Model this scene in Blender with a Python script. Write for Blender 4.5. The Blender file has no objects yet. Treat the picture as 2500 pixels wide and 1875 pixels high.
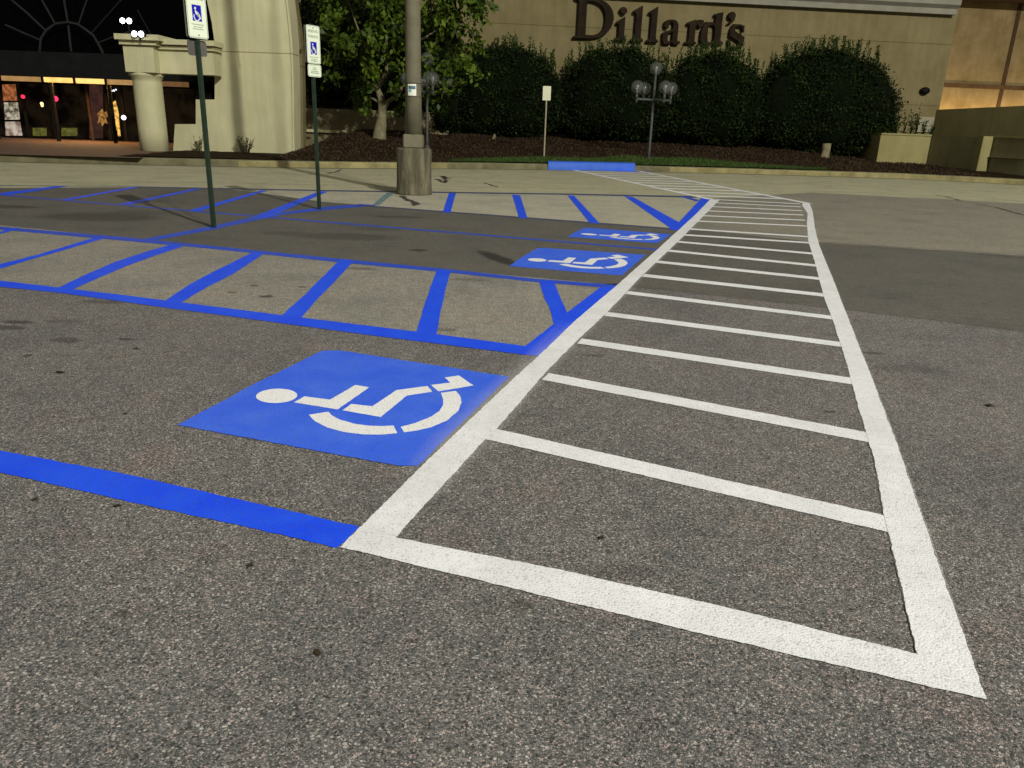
import bpy, bmesh, math, random
import numpy as np
from mathutils import Vector, Matrix

# ------------------------------------------------------------------ camera
SC = bpy.context.scene
ROLL = math.atan(.0345)
F = 1878.0 / 2500.0            # focal length in picture widths
EYE = 1.5
PITCH = math.atan((937.5 - 305) * math.cos(ROLL) / 1878.0)
cr, sr, cp, sp = math.cos(ROLL), math.sin(ROLL), math.cos(PITCH), math.sin(PITCH)
cam_d = bpy.data.cameras.new("camera")
cam = bpy.data.objects.new("camera", cam_d)
SC.collection.objects.link(cam)
cam_d.sensor_width = 36
cam_d.lens = F * 36
cam_d.clip_end = 1000
right = Vector((cr, sr * sp, sr * cp)); up = Vector((-sr, cr * sp, cr * cp)); back = Vector((0, -cp, sp))
cam.matrix_world = Matrix(((right.x, up.x, back.x, 0), (right.y, up.y, back.y, 0), (right.z, up.z, back.z, EYE), (0, 0, 0, 1)))
SC.camera = cam

# ------------------------------------------------------------------ world, light, exposure
W = bpy.data.worlds.new("World"); SC.world = W; W.use_nodes = True
wn = W.node_tree.nodes; bg = wn["Background"]
sky = wn.new("ShaderNodeTexSky"); sky.sky_type = 'NISHITA'; sky.sun_disc = False
sky.sun_elevation = math.radians(-4); sky.sun_rotation = math.radians(140)
W.node_tree.links.new(sky.outputs[0], bg.inputs[0]); bg.inputs[1].default_value = 0.02

def lamp(name, kind, energy, col, loc=(0, 0, 0), direction=None, **kw):
    d = bpy.data.lights.new(name, kind); d.energy = energy; d.color = col
    for k, v in kw.items(): setattr(d, k, v)
    o = bpy.data.objects.new(name, d); SC.collection.objects.link(o); o.location = loc
    if direction is not None:
        o.rotation_euler = Vector(direction).to_track_quat('-Z', 'Y').to_euler()
    return o
def travel(az, el):
    a, e = math.radians(az), math.radians(el)
    return (math.cos(a) * math.cos(e), math.sin(a) * math.cos(e), -math.sin(e))
# the high mast lamp of the parking lot, behind the camera to the right: its height and place follow from the shadows
for mx, my, mw in ((27.6, -28.2, 82000), (23.5, -31.3, 24000)):
    lamp("mast_lamp", 'POINT', mw, (1.0, .972, .885), (mx, my, 33), shadow_soft_size=.4)
# added wide fill sun, in place of the glow of the many other lot lamps
lamp("lot_fill", 'SUN', .36, (1.0, .97, .82), direction=(0.05, 0.5, -1), angle=math.radians(160))
SC.view_settings.view_transform = 'Standard'; SC.view_settings.look = 'None'
SC.view_settings.gamma = 1; SC.view_settings.use_curve_mapping = False
SC.view_settings.exposure = 0.70

# ------------------------------------------------------------------ surveying helpers
def ray(px, py):
    u, v = px - 1250, 937.5 - py
    ur, vr = u * cr - v * sr, u * sr + v * cr
    return (ur, 1878 * cp + vr * sp, -1878 * sp + vr * cp)
def g(px, py, z=0.0):
    r = ray(px, py); t = (z - EYE) / r[2]; return (r[0] * t, r[1] * t)
def V(px, py, Y):
    r = ray(px, py); t = Y / r[1]; return (r[0] * t, Y, EYE + r[2] * t)
def onwall(px, py, o, ang):          # meets a vertical plane through o with direction ang: (run, height)
    d = (math.cos(ang), math.sin(ang)); n = (-d[1], d[0]); r = ray(px, py)
    t = (o[0] * n[0] + o[1] * n[1]) / (r[0] * n[0] + r[1] * n[1])
    x, y = r[0] * t, r[1] * t
    return ((x - o[0]) * d[0] + (y - o[1]) * d[1], EYE + r[2] * t)

# ------------------------------------------------------------------ materials
def mat(name):
    m = bpy.data.materials.new(name); m.use_nodes = True
    nt = m.node_tree; b = nt.nodes["Principled BSDF"]
    return m, nt, b
def N(nt, typ, **kw):
    n = nt.nodes.new(typ)
    for k, v in kw.items():
        if k == 'ins':
            for i, x in v.items(): n.inputs[i].default_value = x
        else: setattr(n, k, v)
    return n
def pos(nt):
    return N(nt, "ShaderNodeNewGeometry").outputs["Position"]
def noise(nt, vec, scale, detail=4, rough=.55, dist=0):
    n = N(nt, "ShaderNodeTexNoise", ins={"Scale": scale, "Detail": detail, "Roughness": rough, "Distortion": dist})
    if vec is not None: nt.links.new(vec, n.inputs["Vector"])
    return n.outputs["Fac"]
def ramp(nt, fac, stops):
    r = N(nt, "ShaderNodeValToRGB"); e = r.color_ramp.elements
    while len(e) < len(stops): e.new(.5)
    for i, (p, c) in enumerate(stops):
        e[i].position = p; e[i].color = (c if len(c) == 4 else (*c, 1)) if not isinstance(c, float) else (c, c, c, 1)
    nt.links.new(fac, r.inputs[0]); return r.outputs[0]
def mix(nt, fac, a, b, mode='MIX'):
    m = N(nt, "ShaderNodeMix", data_type='RGBA', blend_type=mode)
    for s, v in ((m.inputs[0], fac), (m.inputs[6], a), (m.inputs[7], b)):
        if hasattr(v, 'is_linked') or hasattr(v, 'links'): nt.links.new(v, s)
        elif isinstance(v, (int, float)): s.default_value = v if s.type == 'VALUE' else (v, v, v, 1)
        else: s.default_value = (*v, 1)
    return m.outputs[2]
def M(nt, op, a, b=None, c=None, clamp=False):
    m = N(nt, "ShaderNodeMath", operation=op, use_clamp=clamp)
    for i, v in enumerate((a, b, c)):
        if v is None: continue
        if isinstance(v, (int, float)): m.inputs[i].default_value = v
        else: nt.links.new(v, m.inputs[i])
    return m.outputs[0]
def bump(nt, b, h, strength, dist):
    n = N(nt, "ShaderNodeBump", ins={"Strength": strength, "Distance": dist})
    nt.links.new(h, n.inputs["Height"]); nt.links.new(n.outputs[0], b.inputs["Normal"])

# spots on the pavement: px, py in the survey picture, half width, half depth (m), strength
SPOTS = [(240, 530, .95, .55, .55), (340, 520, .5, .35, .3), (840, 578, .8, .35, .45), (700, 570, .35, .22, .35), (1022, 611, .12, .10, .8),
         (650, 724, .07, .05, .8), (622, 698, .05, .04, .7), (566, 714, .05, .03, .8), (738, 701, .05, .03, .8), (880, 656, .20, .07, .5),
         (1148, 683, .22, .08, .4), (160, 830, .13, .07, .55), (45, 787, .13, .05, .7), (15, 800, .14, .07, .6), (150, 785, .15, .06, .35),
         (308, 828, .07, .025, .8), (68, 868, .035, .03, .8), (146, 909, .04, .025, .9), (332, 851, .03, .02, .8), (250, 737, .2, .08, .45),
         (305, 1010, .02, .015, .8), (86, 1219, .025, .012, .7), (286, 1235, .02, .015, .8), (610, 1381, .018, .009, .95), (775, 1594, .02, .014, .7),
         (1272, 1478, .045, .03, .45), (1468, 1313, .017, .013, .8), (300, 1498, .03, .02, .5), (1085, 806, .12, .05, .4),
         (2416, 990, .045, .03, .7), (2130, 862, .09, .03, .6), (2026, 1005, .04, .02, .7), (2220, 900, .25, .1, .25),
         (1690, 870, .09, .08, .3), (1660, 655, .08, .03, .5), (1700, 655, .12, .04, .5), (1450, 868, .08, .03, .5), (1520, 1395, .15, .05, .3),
         (975, 530, .5, .2, .5), (1450, 700, .25, .1, .25), (20, 505, .5, .25, .6), (920, 560, .4, .2, .3), (1216, 631, .62, .13, .95, math.atan2(g(1180, 616)[1] - g(1250, 645)[1], g(1180, 616)[0] - g(1250, 645)[0]))]  # last entry is one long tilted dark patch by the middle symbol panel
def asphalt(name, lo, hi, aggregate=1.0, tint=(1, 1, 1), spots=True, rough=.85, K=1.45):
    m, nt, b = mat(name); P = pos(nt); lo = tuple(q * K for q in lo); hi = tuple(q * K for q in hi)
    vo = N(nt, "ShaderNodeTexVoronoi", ins={"Scale": 205.0}); nt.links.new(P, vo.inputs["Vector"])
    vo2 = N(nt, "ShaderNodeTexVoronoi", ins={"Scale": 92.0}); nt.links.new(P, vo2.inputs["Vector"])
    n1 = noise(nt, P, 1.1, 5, .6); n2 = noise(nt, P, 300, 3, .6); n3 = noise(nt, P, 9, 4, .6)
    s = N(nt, "ShaderNodeSeparateColor"); nt.links.new(vo.outputs["Color"], s.inputs[0])
    stone = ramp(nt, s.outputs[0], [(0, (lo[0] * .42, lo[1] * .42, lo[2] * .40)), (.45, lo), (.78, hi), (1, (hi[0] * 2.3, hi[1] * 1.85, hi[2] * 1.75))])
    s2 = N(nt, "ShaderNodeSeparateColor"); nt.links.new(vo2.outputs["Color"], s2.inputs[0])
    chip = M(nt, 'MULTIPLY', M(nt, 'GREATER_THAN', s2.outputs[1], .88), M(nt, 'LESS_THAN', vo2.outputs['Distance'], .42))
    stone = mix(nt, M(nt, 'MULTIPLY', chip, .85), stone, (hi[0] * 2.5, hi[1] * 2.45, hi[2] * 2.3))
    hole = M(nt, 'MULTIPLY', M(nt, 'LESS_THAN', s2.outputs[2], .13), M(nt, 'LESS_THAN', vo2.outputs['Distance'], .45))
    stone = mix(nt, M(nt, 'MULTIPLY', hole, .8), stone, (lo[0] * .25, lo[1] * .25, lo[2] * .25))
    base = mix(nt, .5, lo, hi)
    col = mix(nt, min(1.0, aggregate), base, stone)
    pit = ramp(nt, vo.outputs["Distance"], [(.35, 1.0), (.80, .55)])
    col = mix(nt, .6 * aggregate, col, pit, 'MULTIPLY')
    col = mix(nt, 1.0, col, ramp(nt, n1, [(.3, (.80, .82, .84)), (.5, (1, 1, 1)), (.72, (1.12, 1.09, 1.07))]), 'MULTIPLY')
    col = mix(nt, 1.0, col, ramp(nt, n3, [(.3, .86), (.7, 1.12)]), 'MULTIPLY')
    col = mix(nt, .8, col, ramp(nt, n2, [(.3, .6), (.7, 1.35)]), 'MULTIPLY')
    red = noise(nt, P, 2.6, 3)
    col = mix(nt, ramp(nt, red, [(.55, 0.0), (.72, .5)]), col, mix(nt, 1.0, col, (1.16, .96, .92), 'MULTIPLY'))
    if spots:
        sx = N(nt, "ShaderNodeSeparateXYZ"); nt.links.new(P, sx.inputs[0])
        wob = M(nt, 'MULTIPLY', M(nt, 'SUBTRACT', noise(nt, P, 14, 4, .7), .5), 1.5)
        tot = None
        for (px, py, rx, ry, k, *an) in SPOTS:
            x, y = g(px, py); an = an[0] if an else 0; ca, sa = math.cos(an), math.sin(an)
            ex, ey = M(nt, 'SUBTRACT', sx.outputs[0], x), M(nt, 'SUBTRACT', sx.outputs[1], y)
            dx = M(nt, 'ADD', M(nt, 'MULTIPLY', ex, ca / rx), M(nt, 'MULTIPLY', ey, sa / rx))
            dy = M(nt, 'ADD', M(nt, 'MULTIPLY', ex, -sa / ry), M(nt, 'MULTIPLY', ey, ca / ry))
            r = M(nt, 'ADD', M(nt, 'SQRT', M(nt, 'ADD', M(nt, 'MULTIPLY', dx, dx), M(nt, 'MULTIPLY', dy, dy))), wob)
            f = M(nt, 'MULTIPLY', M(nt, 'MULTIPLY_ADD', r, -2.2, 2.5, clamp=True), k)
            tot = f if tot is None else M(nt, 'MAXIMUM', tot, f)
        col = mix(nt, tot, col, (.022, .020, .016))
    nt.links.new(col, b.inputs["Base Color"]); b.inputs["Roughness"].default_value = rough
    b.inputs["Specular IOR Level"].default_value = .35
    h = M(nt, 'ADD', M(nt, 'MULTIPLY', vo.outputs["Distance"], -1.0), M(nt, 'ADD', M(nt, 'MULTIPLY', n2, .5), M(nt, 'MULTIPLY', s.outputs[1], .5)))
    bump(nt, b, h, .75 * aggregate, .0025)
    return m
def paint(name, col, worn, wear=.25, agg=.5):
    m, nt, b = mat(name); P = pos(nt)
    vo = N(nt, "ShaderNodeTexVoronoi", ins={"Scale": 125.0}); nt.links.new(P, vo.inputs["Vector"])
    n1 = noise(nt, P, 3.2, 6, .65, .4); n2 = noise(nt, P, 170, 3, .6); n3 = noise(nt, P, 26, 5, .7)
    c = mix(nt, ramp(nt, n1, [(.38, 0.0), (.66, wear)]), col, worn)
    c = mix(nt, ramp(nt, n3, [(.5, 0.0), (.75, wear)]), c, (worn[0] * .85, worn[1] * .85, worn[2] * .85))
    pit = ramp(nt, M(nt, 'ADD', vo.outputs["Distance"], M(nt, 'MULTIPLY', n2, .35)), [(.80, 0.0), (1.0, agg)])
    c = mix(nt, pit, c, (.06, .057, .05))
    nt.links.new(c, b.inputs["Base Color"]); b.inputs["Roughness"].default_value = .55
    b.inputs["Specular IOR Level"].default_value = .4
    h = M(nt, 'ADD', M(nt, 'MULTIPLY', vo.outputs["Distance"], -.8), M(nt, 'MULTIPLY', n2, .6))
    bump(nt, b, h, .55, .003)
    return m
def plain(name, c1, c2, scale=6, rough=.8, bs=.2, bd=.01, metal=0, fine=None, spec=.4):
    m, nt, b = mat(name); P = pos(nt)
    n = noise(nt, P, scale, 6, .6)
    c = ramp(nt, n, [(.3, c1), (.7, c2)])
    if fine: c = mix(nt, .7, c, ramp(nt, noise(nt, P, fine, 3, .6), [(.3, .75), (.7, 1.2)]), 'MULTIPLY')
    nt.links.new(c, b.inputs["Base Color"]); b.inputs["Roughness"].default_value = rough; b.inputs["Metallic"].default_value = metal
    b.inputs["Specular IOR Level"].default_value = spec
    if bs: bump(nt, b, noise(nt, P, fine or scale * 6, 4, .6), bs, bd)
    return m
def stucco(name, c1, c2, joints=(), jc=(.55, .5, .42), streak=.25):
    m, nt, b = mat(name); P = pos(nt)
    c = ramp(nt, noise(nt, P, .9, 6, .62), [(.3, c1), (.7, c2)])
    mp = N(nt, "ShaderNodeMapping"); mp.inputs["Scale"].default_value = (2.2, 2.2, .25); nt.links.new(P, mp.inputs[0])
    c = mix(nt, streak, c, ramp(nt, noise(nt, mp.outputs[0], 1.6, 5, .6), [(.35, .6), (.6, 1.08)]), 'MULTIPLY')
    c = mix(nt, .5, c, ramp(nt, noise(nt, P, 60, 3, .6), [(.3, .82), (.7, 1.12)]), 'MULTIPLY')
    if joints:
        sx = N(nt, "ShaderNodeSeparateXYZ"); nt.links.new(P, sx.inputs[0]); tot = None
        for z in joints:
            f = M(nt, 'LESS_THAN', M(nt, 'ABSOLUTE', M(nt, 'SUBTRACT', sx.outputs[2], z)), .018)
            tot = f if tot is None else M(nt, 'MAXIMUM', tot, f)
        c = mix(nt, tot, c, mix(nt, 1.0, c, jc, 'MULTIPLY'))
    nt.links.new(c, b.inputs["Base Color"]); b.inputs["Roughness"].default_value = .92; b.inputs["Specular IOR Level"].default_value = .15
    bump(nt, b, noise(nt, P, 70, 4, .65), .35, .01)
    return m
def emit(name, col, s, c2=None, scale=4):
    m, nt, b = mat(name); b.inputs["Base Color"].default_value = (.003, .003, .003, 1); b.inputs["Specular IOR Level"].default_value = .1
    b.inputs["Emission Color"].default_value = (*col, 1); b.inputs["Emission Strength"].default_value = s
    if c2:
        c = ramp(nt, noise(nt, pos(nt), scale, 3, .5), [(.40, col), (.60, c2)]); nt.links.new(c, b.inputs["Emission Color"])
    return m
def leafmat(name, cols, rough=.5, trans=.0, spec=.3):
    m, nt, b = mat(name); P = pos(nt)
    oi = N(nt, "ShaderNodeAttribute", attribute_name="lv").outputs["Fac"]
    c = ramp(nt, oi, [(i / (len(cols) - 1), q) for i, q in enumerate(cols)])
    nt.links.new(c, b.inputs["Base Color"]); b.inputs["Roughness"].default_value = rough
    b.inputs["Specular IOR Level"].default_value = spec
    return m
def glassdark(name):
    m, nt, b = mat(name); b.inputs["Base Color"].default_value = (.0012, .0014, .0016, 1)
    b.inputs["Roughness"].default_value = .12; b.inputs["Specular IOR Level"].default_value = .03
    return m

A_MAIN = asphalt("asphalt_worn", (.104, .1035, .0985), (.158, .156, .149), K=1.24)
A_AISLE = asphalt("asphalt_aisle", (.140, .137, .117), (.198, .193, .165), .7)
A_DARK = asphalt("asphalt_sealed", (.060, .0580, .050), (.084, .081, .070), .5)
A_PAD = asphalt("concrete_pad", (.215, .209, .158), (.29, .282, .218), .35)
A_ROAD = asphalt("road_surface", (.225, .220, .145), (.295, .288, .192), .35)
A_RIGHT = asphalt("asphalt_drive", (.128, .123, .097), (.175, .168, .134), .7)
WHITE = paint("white_traffic_paint", (.775, .778, .79), (.60, .61, .60), .6, .35)
BLUE = paint("blue_line_paint", (.004, .060, .84), (.012, .105, .86), .7, .55)
BLUE_OLD = paint("blue_line_paint_thin", (.014, .062, .55), (.030, .088, .55), .6, .9)
BLUE_BG = paint("blue_symbol_paint", (.028, .112, .78), (.060, .165, .80), .8, .6)
SYM = paint("white_symbol_paint", (.80, .80, .80), (.68, .68, .68), .35, .35)
CYAN = paint("faded_blue_paint", (.10, .21, .26), (.20, .26, .22), .8, .8)
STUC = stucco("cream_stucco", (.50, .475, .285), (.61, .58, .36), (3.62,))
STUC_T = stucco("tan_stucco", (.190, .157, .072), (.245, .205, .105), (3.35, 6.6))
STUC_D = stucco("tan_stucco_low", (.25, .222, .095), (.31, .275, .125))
STUC_SHADE = stucco("ramp_stucco_shaded", (.21, .19, .10), (.27, .245, .13))  # darker copy of the low wall stucco, with shade put into its colour
STUC_LIFT = stucco("ramp_stucco_lifted", (.40, .365, .18), (.50, .45, .23))  # paler copy of the same stucco, making up for shade on its wall
TRIM = plain("pale_trim", (.22, .21, .16), (.29, .275, .215), 2, .8, .1)
WARM = stucco("recess_panels", (.17, .122, .050), (.29, .215, .105))
CONC = plain("weathered_concrete", (.10, .088, .052), (.26, .235, .155), 3.0, .9, .5, .02, fine=40)
KERB = plain("kerb_concrete", (.10, .090, .045), (.20, .185, .10), 2.5, .9, .3, .01, fine=60)
KERBY = plain("yellow_kerb_paint", (.14, .12, .048), (.34, .295, .13), 1.6, .8, .3, .01, fine=30)
POLEM = plain("galvanised_concrete_pole", (.115, .105, .062), (.155, .142, .088), 5, .75, .15, .005, fine=80)
GREEN = plain("dark_green_steel", (.010, .022, .012), (.020, .036, .022), 8, .45, .05, .002)
STEEL = plain("grey_steel", (.10, .105, .10), (.15, .15, .14), 8, .45, .05, .002)
DARK = plain("dark_bronze", (.006, .005, .004), (.011, .009, .007), 5, .6, .05, .002, spec=.1)
MULL = plain("mullion_grey", (.020, .020, .020), (.034, .034, .033), 4, .8, 0, spec=.1)
LETTER = plain("bronze_letter_face", (.008, .005, .002), (.030, .018, .008), 2.0, .7, .1, .004, spec=.1)
MULCH = plain("pine_straw_mulch", (.012, .0065, .0022), (.032, .018, .006), 5, .95, .9, .05, fine=45, spec=.1)
GRASSG = plain("lawn_soil", (.016, .028, .006), (.035, .055, .012), 4, .95, .8, .03, fine=60, spec=.1)
BRICK = None
SIGNW = plain("sign_white_sheeting", (.74, .80, .62), (.80, .86, .68), 3, .35, 0)
SIGNB = plain("sign_blue", (.010, .012, .38), (.014, .018, .45), 3, .35, 0)
SIGNG = plain("sign_green_ink", (.24, .34, .22), (.30, .40, .27), 9, .4, 0)
SIGNBACK = plain("sign_back_aluminium", (.10, .095, .085), (.16, .15, .13), 3, .5, 0, metal=.3)
GLASS = glassdark("dark_glass")
BARK = plain("pale_bark", (.14, .12, .062), (.26, .23, .13), 5, .9, .5, .02, fine=30)
LEAF = leafmat("broad_leaves", [(.012, .024, .002), (.042, .070, .006), (.10, .145, .014)], spec=.15)
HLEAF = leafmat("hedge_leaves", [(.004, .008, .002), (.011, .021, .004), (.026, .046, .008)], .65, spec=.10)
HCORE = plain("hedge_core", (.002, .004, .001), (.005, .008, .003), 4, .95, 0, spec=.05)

# ------------------------------------------------------------------ objects
COL = SC.collection
def tag(o, label=None, cat=None, group=None, kind=None):
    if label: o["label"] = label
    if cat: o["category"] = cat
    if group: o["group"] = group
    if kind: o["kind"] = kind
    return o
def link(name, me, m, parent=None):
    o = bpy.data.objects.new(name, me); COL.objects.link(o)
    if m is not None:
        for x in (m if isinstance(m, (list, tuple)) else [m]): me.materials.append(x)
    if parent is not None:
        o.parent = parent
        if parent.type == 'EMPTY': o.matrix_parent_inverse = parent.matrix_world.inverted()
    return o
def place(t, mw):                     # for things whose parts were built about the origin
    for c in t.children: c.matrix_parent_inverse = Matrix()
    t.matrix_world = mw
def thing(name, loc, label, cat, group=None, rz=0):
    o = bpy.data.objects.new(name, None); COL.objects.link(o); o.location = loc; o.rotation_euler.z = rz
    o.empty_display_size = .3
    o.matrix_world = Matrix.Translation(loc) @ Matrix.Rotation(rz, 4, 'Z')
    return tag(o, label, cat, group)
def from_bm(name, bm, m, parent=None, smooth=False):
    bm.normal_update()
    me = bpy.data.meshes.new(name); bm.to_mesh(me); bm.free()
    if smooth:
        for p in me.polygons: p.use_smooth = True
    return link(name, me, m, parent)
def box(bm, c, s, rz=0, bev=0):
    r = bmesh.ops.create_cube(bm, size=1)
    bmesh.ops.scale(bm, verts=r['verts'], vec=s)
    if bev: 
        es = list({e for v in r['verts'] for e in v.link_edges})
        q = bmesh.ops.bevel(bm, geom=es, offset=bev, segments=2, affect='EDGES'); vs = list({v for f in q['faces'] for v in f.verts} | {v for v in r['verts'] if v.is_valid})
    else: vs = r['verts']
    bmesh.ops.rotate(bm, verts=vs, cent=(0, 0, 0), matrix=Matrix.Rotation(rz, 3, 'Z'))
    bmesh.ops.translate(bm, verts=vs, vec=c)
def tube(bm, pts, rad, seg=12, caps=True):
    rings = []; n = len(pts)
    for i, p in enumerate(pts):
        p = Vector(p); a = Vector(pts[max(0, i - 1)]); b = Vector(pts[min(n - 1, i + 1)])
        d = (b - a).normalized()
        x = d.cross(Vector((0, 1, 0.013))).normalized(); y = d.cross(x)
        r = rad[i] if isinstance(rad, (list, tuple)) else rad
        rings.append([bm.verts.new(p + (x * math.cos(t) + y * math.sin(t)) * r) for t in [2 * math.pi * k / seg for k in range(seg)]])
    for a, b in zip(rings, rings[1:]):
        for k in range(seg): bm.faces.new((a[k], a[(k + 1) % seg], b[(k + 1) % seg], b[k]))
    if caps: bm.faces.new(rings[0]); bm.faces.new(rings[-1])
    bmesh.ops.recalc_face_normals(bm, faces=bm.faces)
def lathe(bm, prof, c, seg=32):
    tube(bm, [(c[0], c[1], c[2] + z + i * 1e-5) for i, (r, z) in enumerate(prof)], [r for r, z in prof], seg)
def sheet(name, pts, z, m, kind='structure', parent=None):
    bm = bmesh.new(); f = bm.faces.new([bm.verts.new((x, y, z)) for x, y in pts]); f.normal_update()
    if f.normal.z < 0: f.normal_flip()
    bmesh.ops.triangulate(bm, faces=[f])
    o = from_bm(name, bm, m, parent)
    if kind and parent is None: o["kind"] = kind
    return o
def prism(name, poly, depth, m, parent=None, dirv=(0, 1, 0)):      # poly: 3D points on a plane, pushed along dirv
    bm = bmesh.new(); f = bm.faces.new([bm.verts.new(p) for p in poly])
    r = bmesh.ops.extrude_face_region(bm, geom=[f]); vs = [v for v in r['geom'] if isinstance(v, bmesh.types.BMVert)]
    bmesh.ops.translate(bm, verts=vs, vec=Vector(dirv) * depth)
    bmesh.ops.recalc_face_normals(bm, faces=bm.faces)
    return from_bm(name, bm, m, parent)

# ------------------------------------------------------------------ ground and pavement
HK = .2
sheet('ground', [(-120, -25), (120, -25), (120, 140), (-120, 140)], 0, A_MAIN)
KL = [(-900, 393), (-300, 392), (0, 394), (400, 403), (700, 409), (900, 411), (1180, 412), (1340, 414.5), (1550, 418), (1800, 424), (2000, 430), (2200, 436), (2400, 446), (2560, 455)]
KW = [g(x, y) for x, y in KL]
KW = [(-60, max(KW[0][1], 25.5))] + KW[1:] + [(60, KW[-1][1] - 8)]
def kerb_y(x):
    for (a, b), (c, d) in zip(KW, KW[1:]):
        if a <= x <= c: return b + (d - b) * (x - a) / (c - a)
    return KW[-1][1]
Z1 = .0018
top_dark = [g(*p) for p in [(0, 459), (337, 457.5), (560, 462), (655, 474), (790, 493), (877, 500), (1642, 557), (1800, 571), (2000, 592), (2500, 625)]]
bot_dark = [g(*p) for p in [(0, 550), (854, 636), (1467, 693), (2070, 757), (2500, 810)]]
def ext(a, b, t): return (b[0] + (b[0] - a[0]) * t, b[1] + (b[1] - a[1]) * t)
td = [(-60, g(-300, 461)[1])] + top_dark + [ext(top_dark[-2], top_dark[-1], 4)]
bd = [ext(bot_dark[1], bot_dark[0], .8)] + bot_dark + [ext(bot_dark[-2], bot_dark[-1], 4)]
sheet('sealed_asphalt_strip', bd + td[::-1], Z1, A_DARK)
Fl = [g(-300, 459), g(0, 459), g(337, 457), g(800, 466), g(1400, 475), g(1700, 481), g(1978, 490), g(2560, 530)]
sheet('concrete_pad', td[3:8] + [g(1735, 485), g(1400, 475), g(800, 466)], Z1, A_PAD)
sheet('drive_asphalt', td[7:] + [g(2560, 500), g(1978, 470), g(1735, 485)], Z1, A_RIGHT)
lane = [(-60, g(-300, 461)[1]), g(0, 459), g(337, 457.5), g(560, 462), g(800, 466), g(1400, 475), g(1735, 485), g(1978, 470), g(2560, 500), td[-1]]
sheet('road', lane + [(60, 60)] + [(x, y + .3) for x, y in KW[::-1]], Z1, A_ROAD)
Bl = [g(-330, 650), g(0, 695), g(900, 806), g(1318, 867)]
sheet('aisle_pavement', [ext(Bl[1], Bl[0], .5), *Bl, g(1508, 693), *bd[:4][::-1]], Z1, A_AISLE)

# kerb
bm = bmesh.new(); prof = [(0, -.02), (.012, HK * .75), (.03, HK - .02), (.06, HK), (.30, HK)]
rows = []
kx = []
for (a, b) in zip(KW, KW[1:]):
    n = max(1, int(abs(b[0] - a[0]) / .6))
    kx += [a[0] + (b[0] - a[0]) * i / n for i in range(n)]
for x in kx:
    rows.append([bm.verts.new((x, kerb_y(x) + d, z)) for d, z in prof])
for a, b in zip(rows, rows[1:]):
    for i in range(len(prof) - 1): bm.faces.new((a[i], b[i], b[i + 1], a[i + 1]))
o = from_bm('kerb', bm, [KERB, KERBY], smooth=False); o["kind"] = 'structure'
for p in o.data.polygons:
    c = p.center
    if (-8.5 < c.x < -2.2 or 5.5 < c.x) and c.z < HK - .03: p.material_index = 1
# gutter pan
bm = bmesh.new(); rows = []
for x in kx: rows.append([bm.verts.new((x, kerb_y(x) - d, .0030)) for d in (.45, -.01)])
for a, b in zip(rows, rows[1:]): bm.faces.new((a[0], b[0], b[1], a[1]))
o = from_bm('gutter', bm, KERB); o["kind"] = 'structure'

# terrain behind the kerb
def prof_z(d):
    P = [(0, HK), (.3, HK + .02), (1.5, .36), (4, .62), (8, .95), (11, 1.12), (60, 1.3)]
    for (a, b), (c, e) in zip(P, P[1:]):
        if d <= c: return b + (e - b) * max(0, (d - a)) / (c - a)
    return 1.3
def smst(a, b, x):
    t = min(1, max(0, (x - a) / (b - a))); return t * t * (3 - 2 * t)
def ter(x, y):
    d = y - kerb_y(x) - .29
    z = prof_z(d)
    w = smst(-8.35, -7.3, x); z = z * w + (HK + .03) * (1 - w)
    w = smst(12.5, 17, x); lowz = HK + .045 * max(0, min(d, 6)) ; z = z * (1 - w) + lowz * w
    return z + .03 * math.sin(x * 1.7 + y) * min(1, max(0, d) / 2) * smst(-8, -6, x)
def tp(px, py):                       # where a survey ray meets the bed
    y = 24.0
    while y < 60:
        p = V(px, py, y)
        if ter(p[0], y) >= p[2] and y > kerb_y(p[0]) + .29: return (p[0], y, ter(p[0], y))
        y += .04
    return V(px, py, 34)
def terrain_patch(name, x0, x1, d0, d1, m, dz=0, step=.5, dstep=.35):
    bm = bmesh.new(); rows = []; n = int((x1 - x0) / step); k = int((d1 - d0) / dstep)
    for i in range(n + 1):
        x = x0 + (x1 - x0) * i / n; y0 = kerb_y(x) + .29
        rows.append([bm.verts.new((x, y0 + d0 + (d1 - d0) * j / k, ter(x, y0 + d0 + (d1 - d0) * j / k) + dz + (random.random() - .5) * .03 * (j > 0))) for j in range(k + 1)])
    for a, b in zip(rows, rows[1:]):
        for j in range(k): bm.faces.new((a[j], b[j], b[j + 1], a[j + 1]))
    o = from_bm(name, bm, m, smooth=True); o["kind"] = 'structure'; return o
random.seed(3)
terrain_patch('mulch_bed', -12.2, 40, 0, 22, MULCH)
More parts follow.
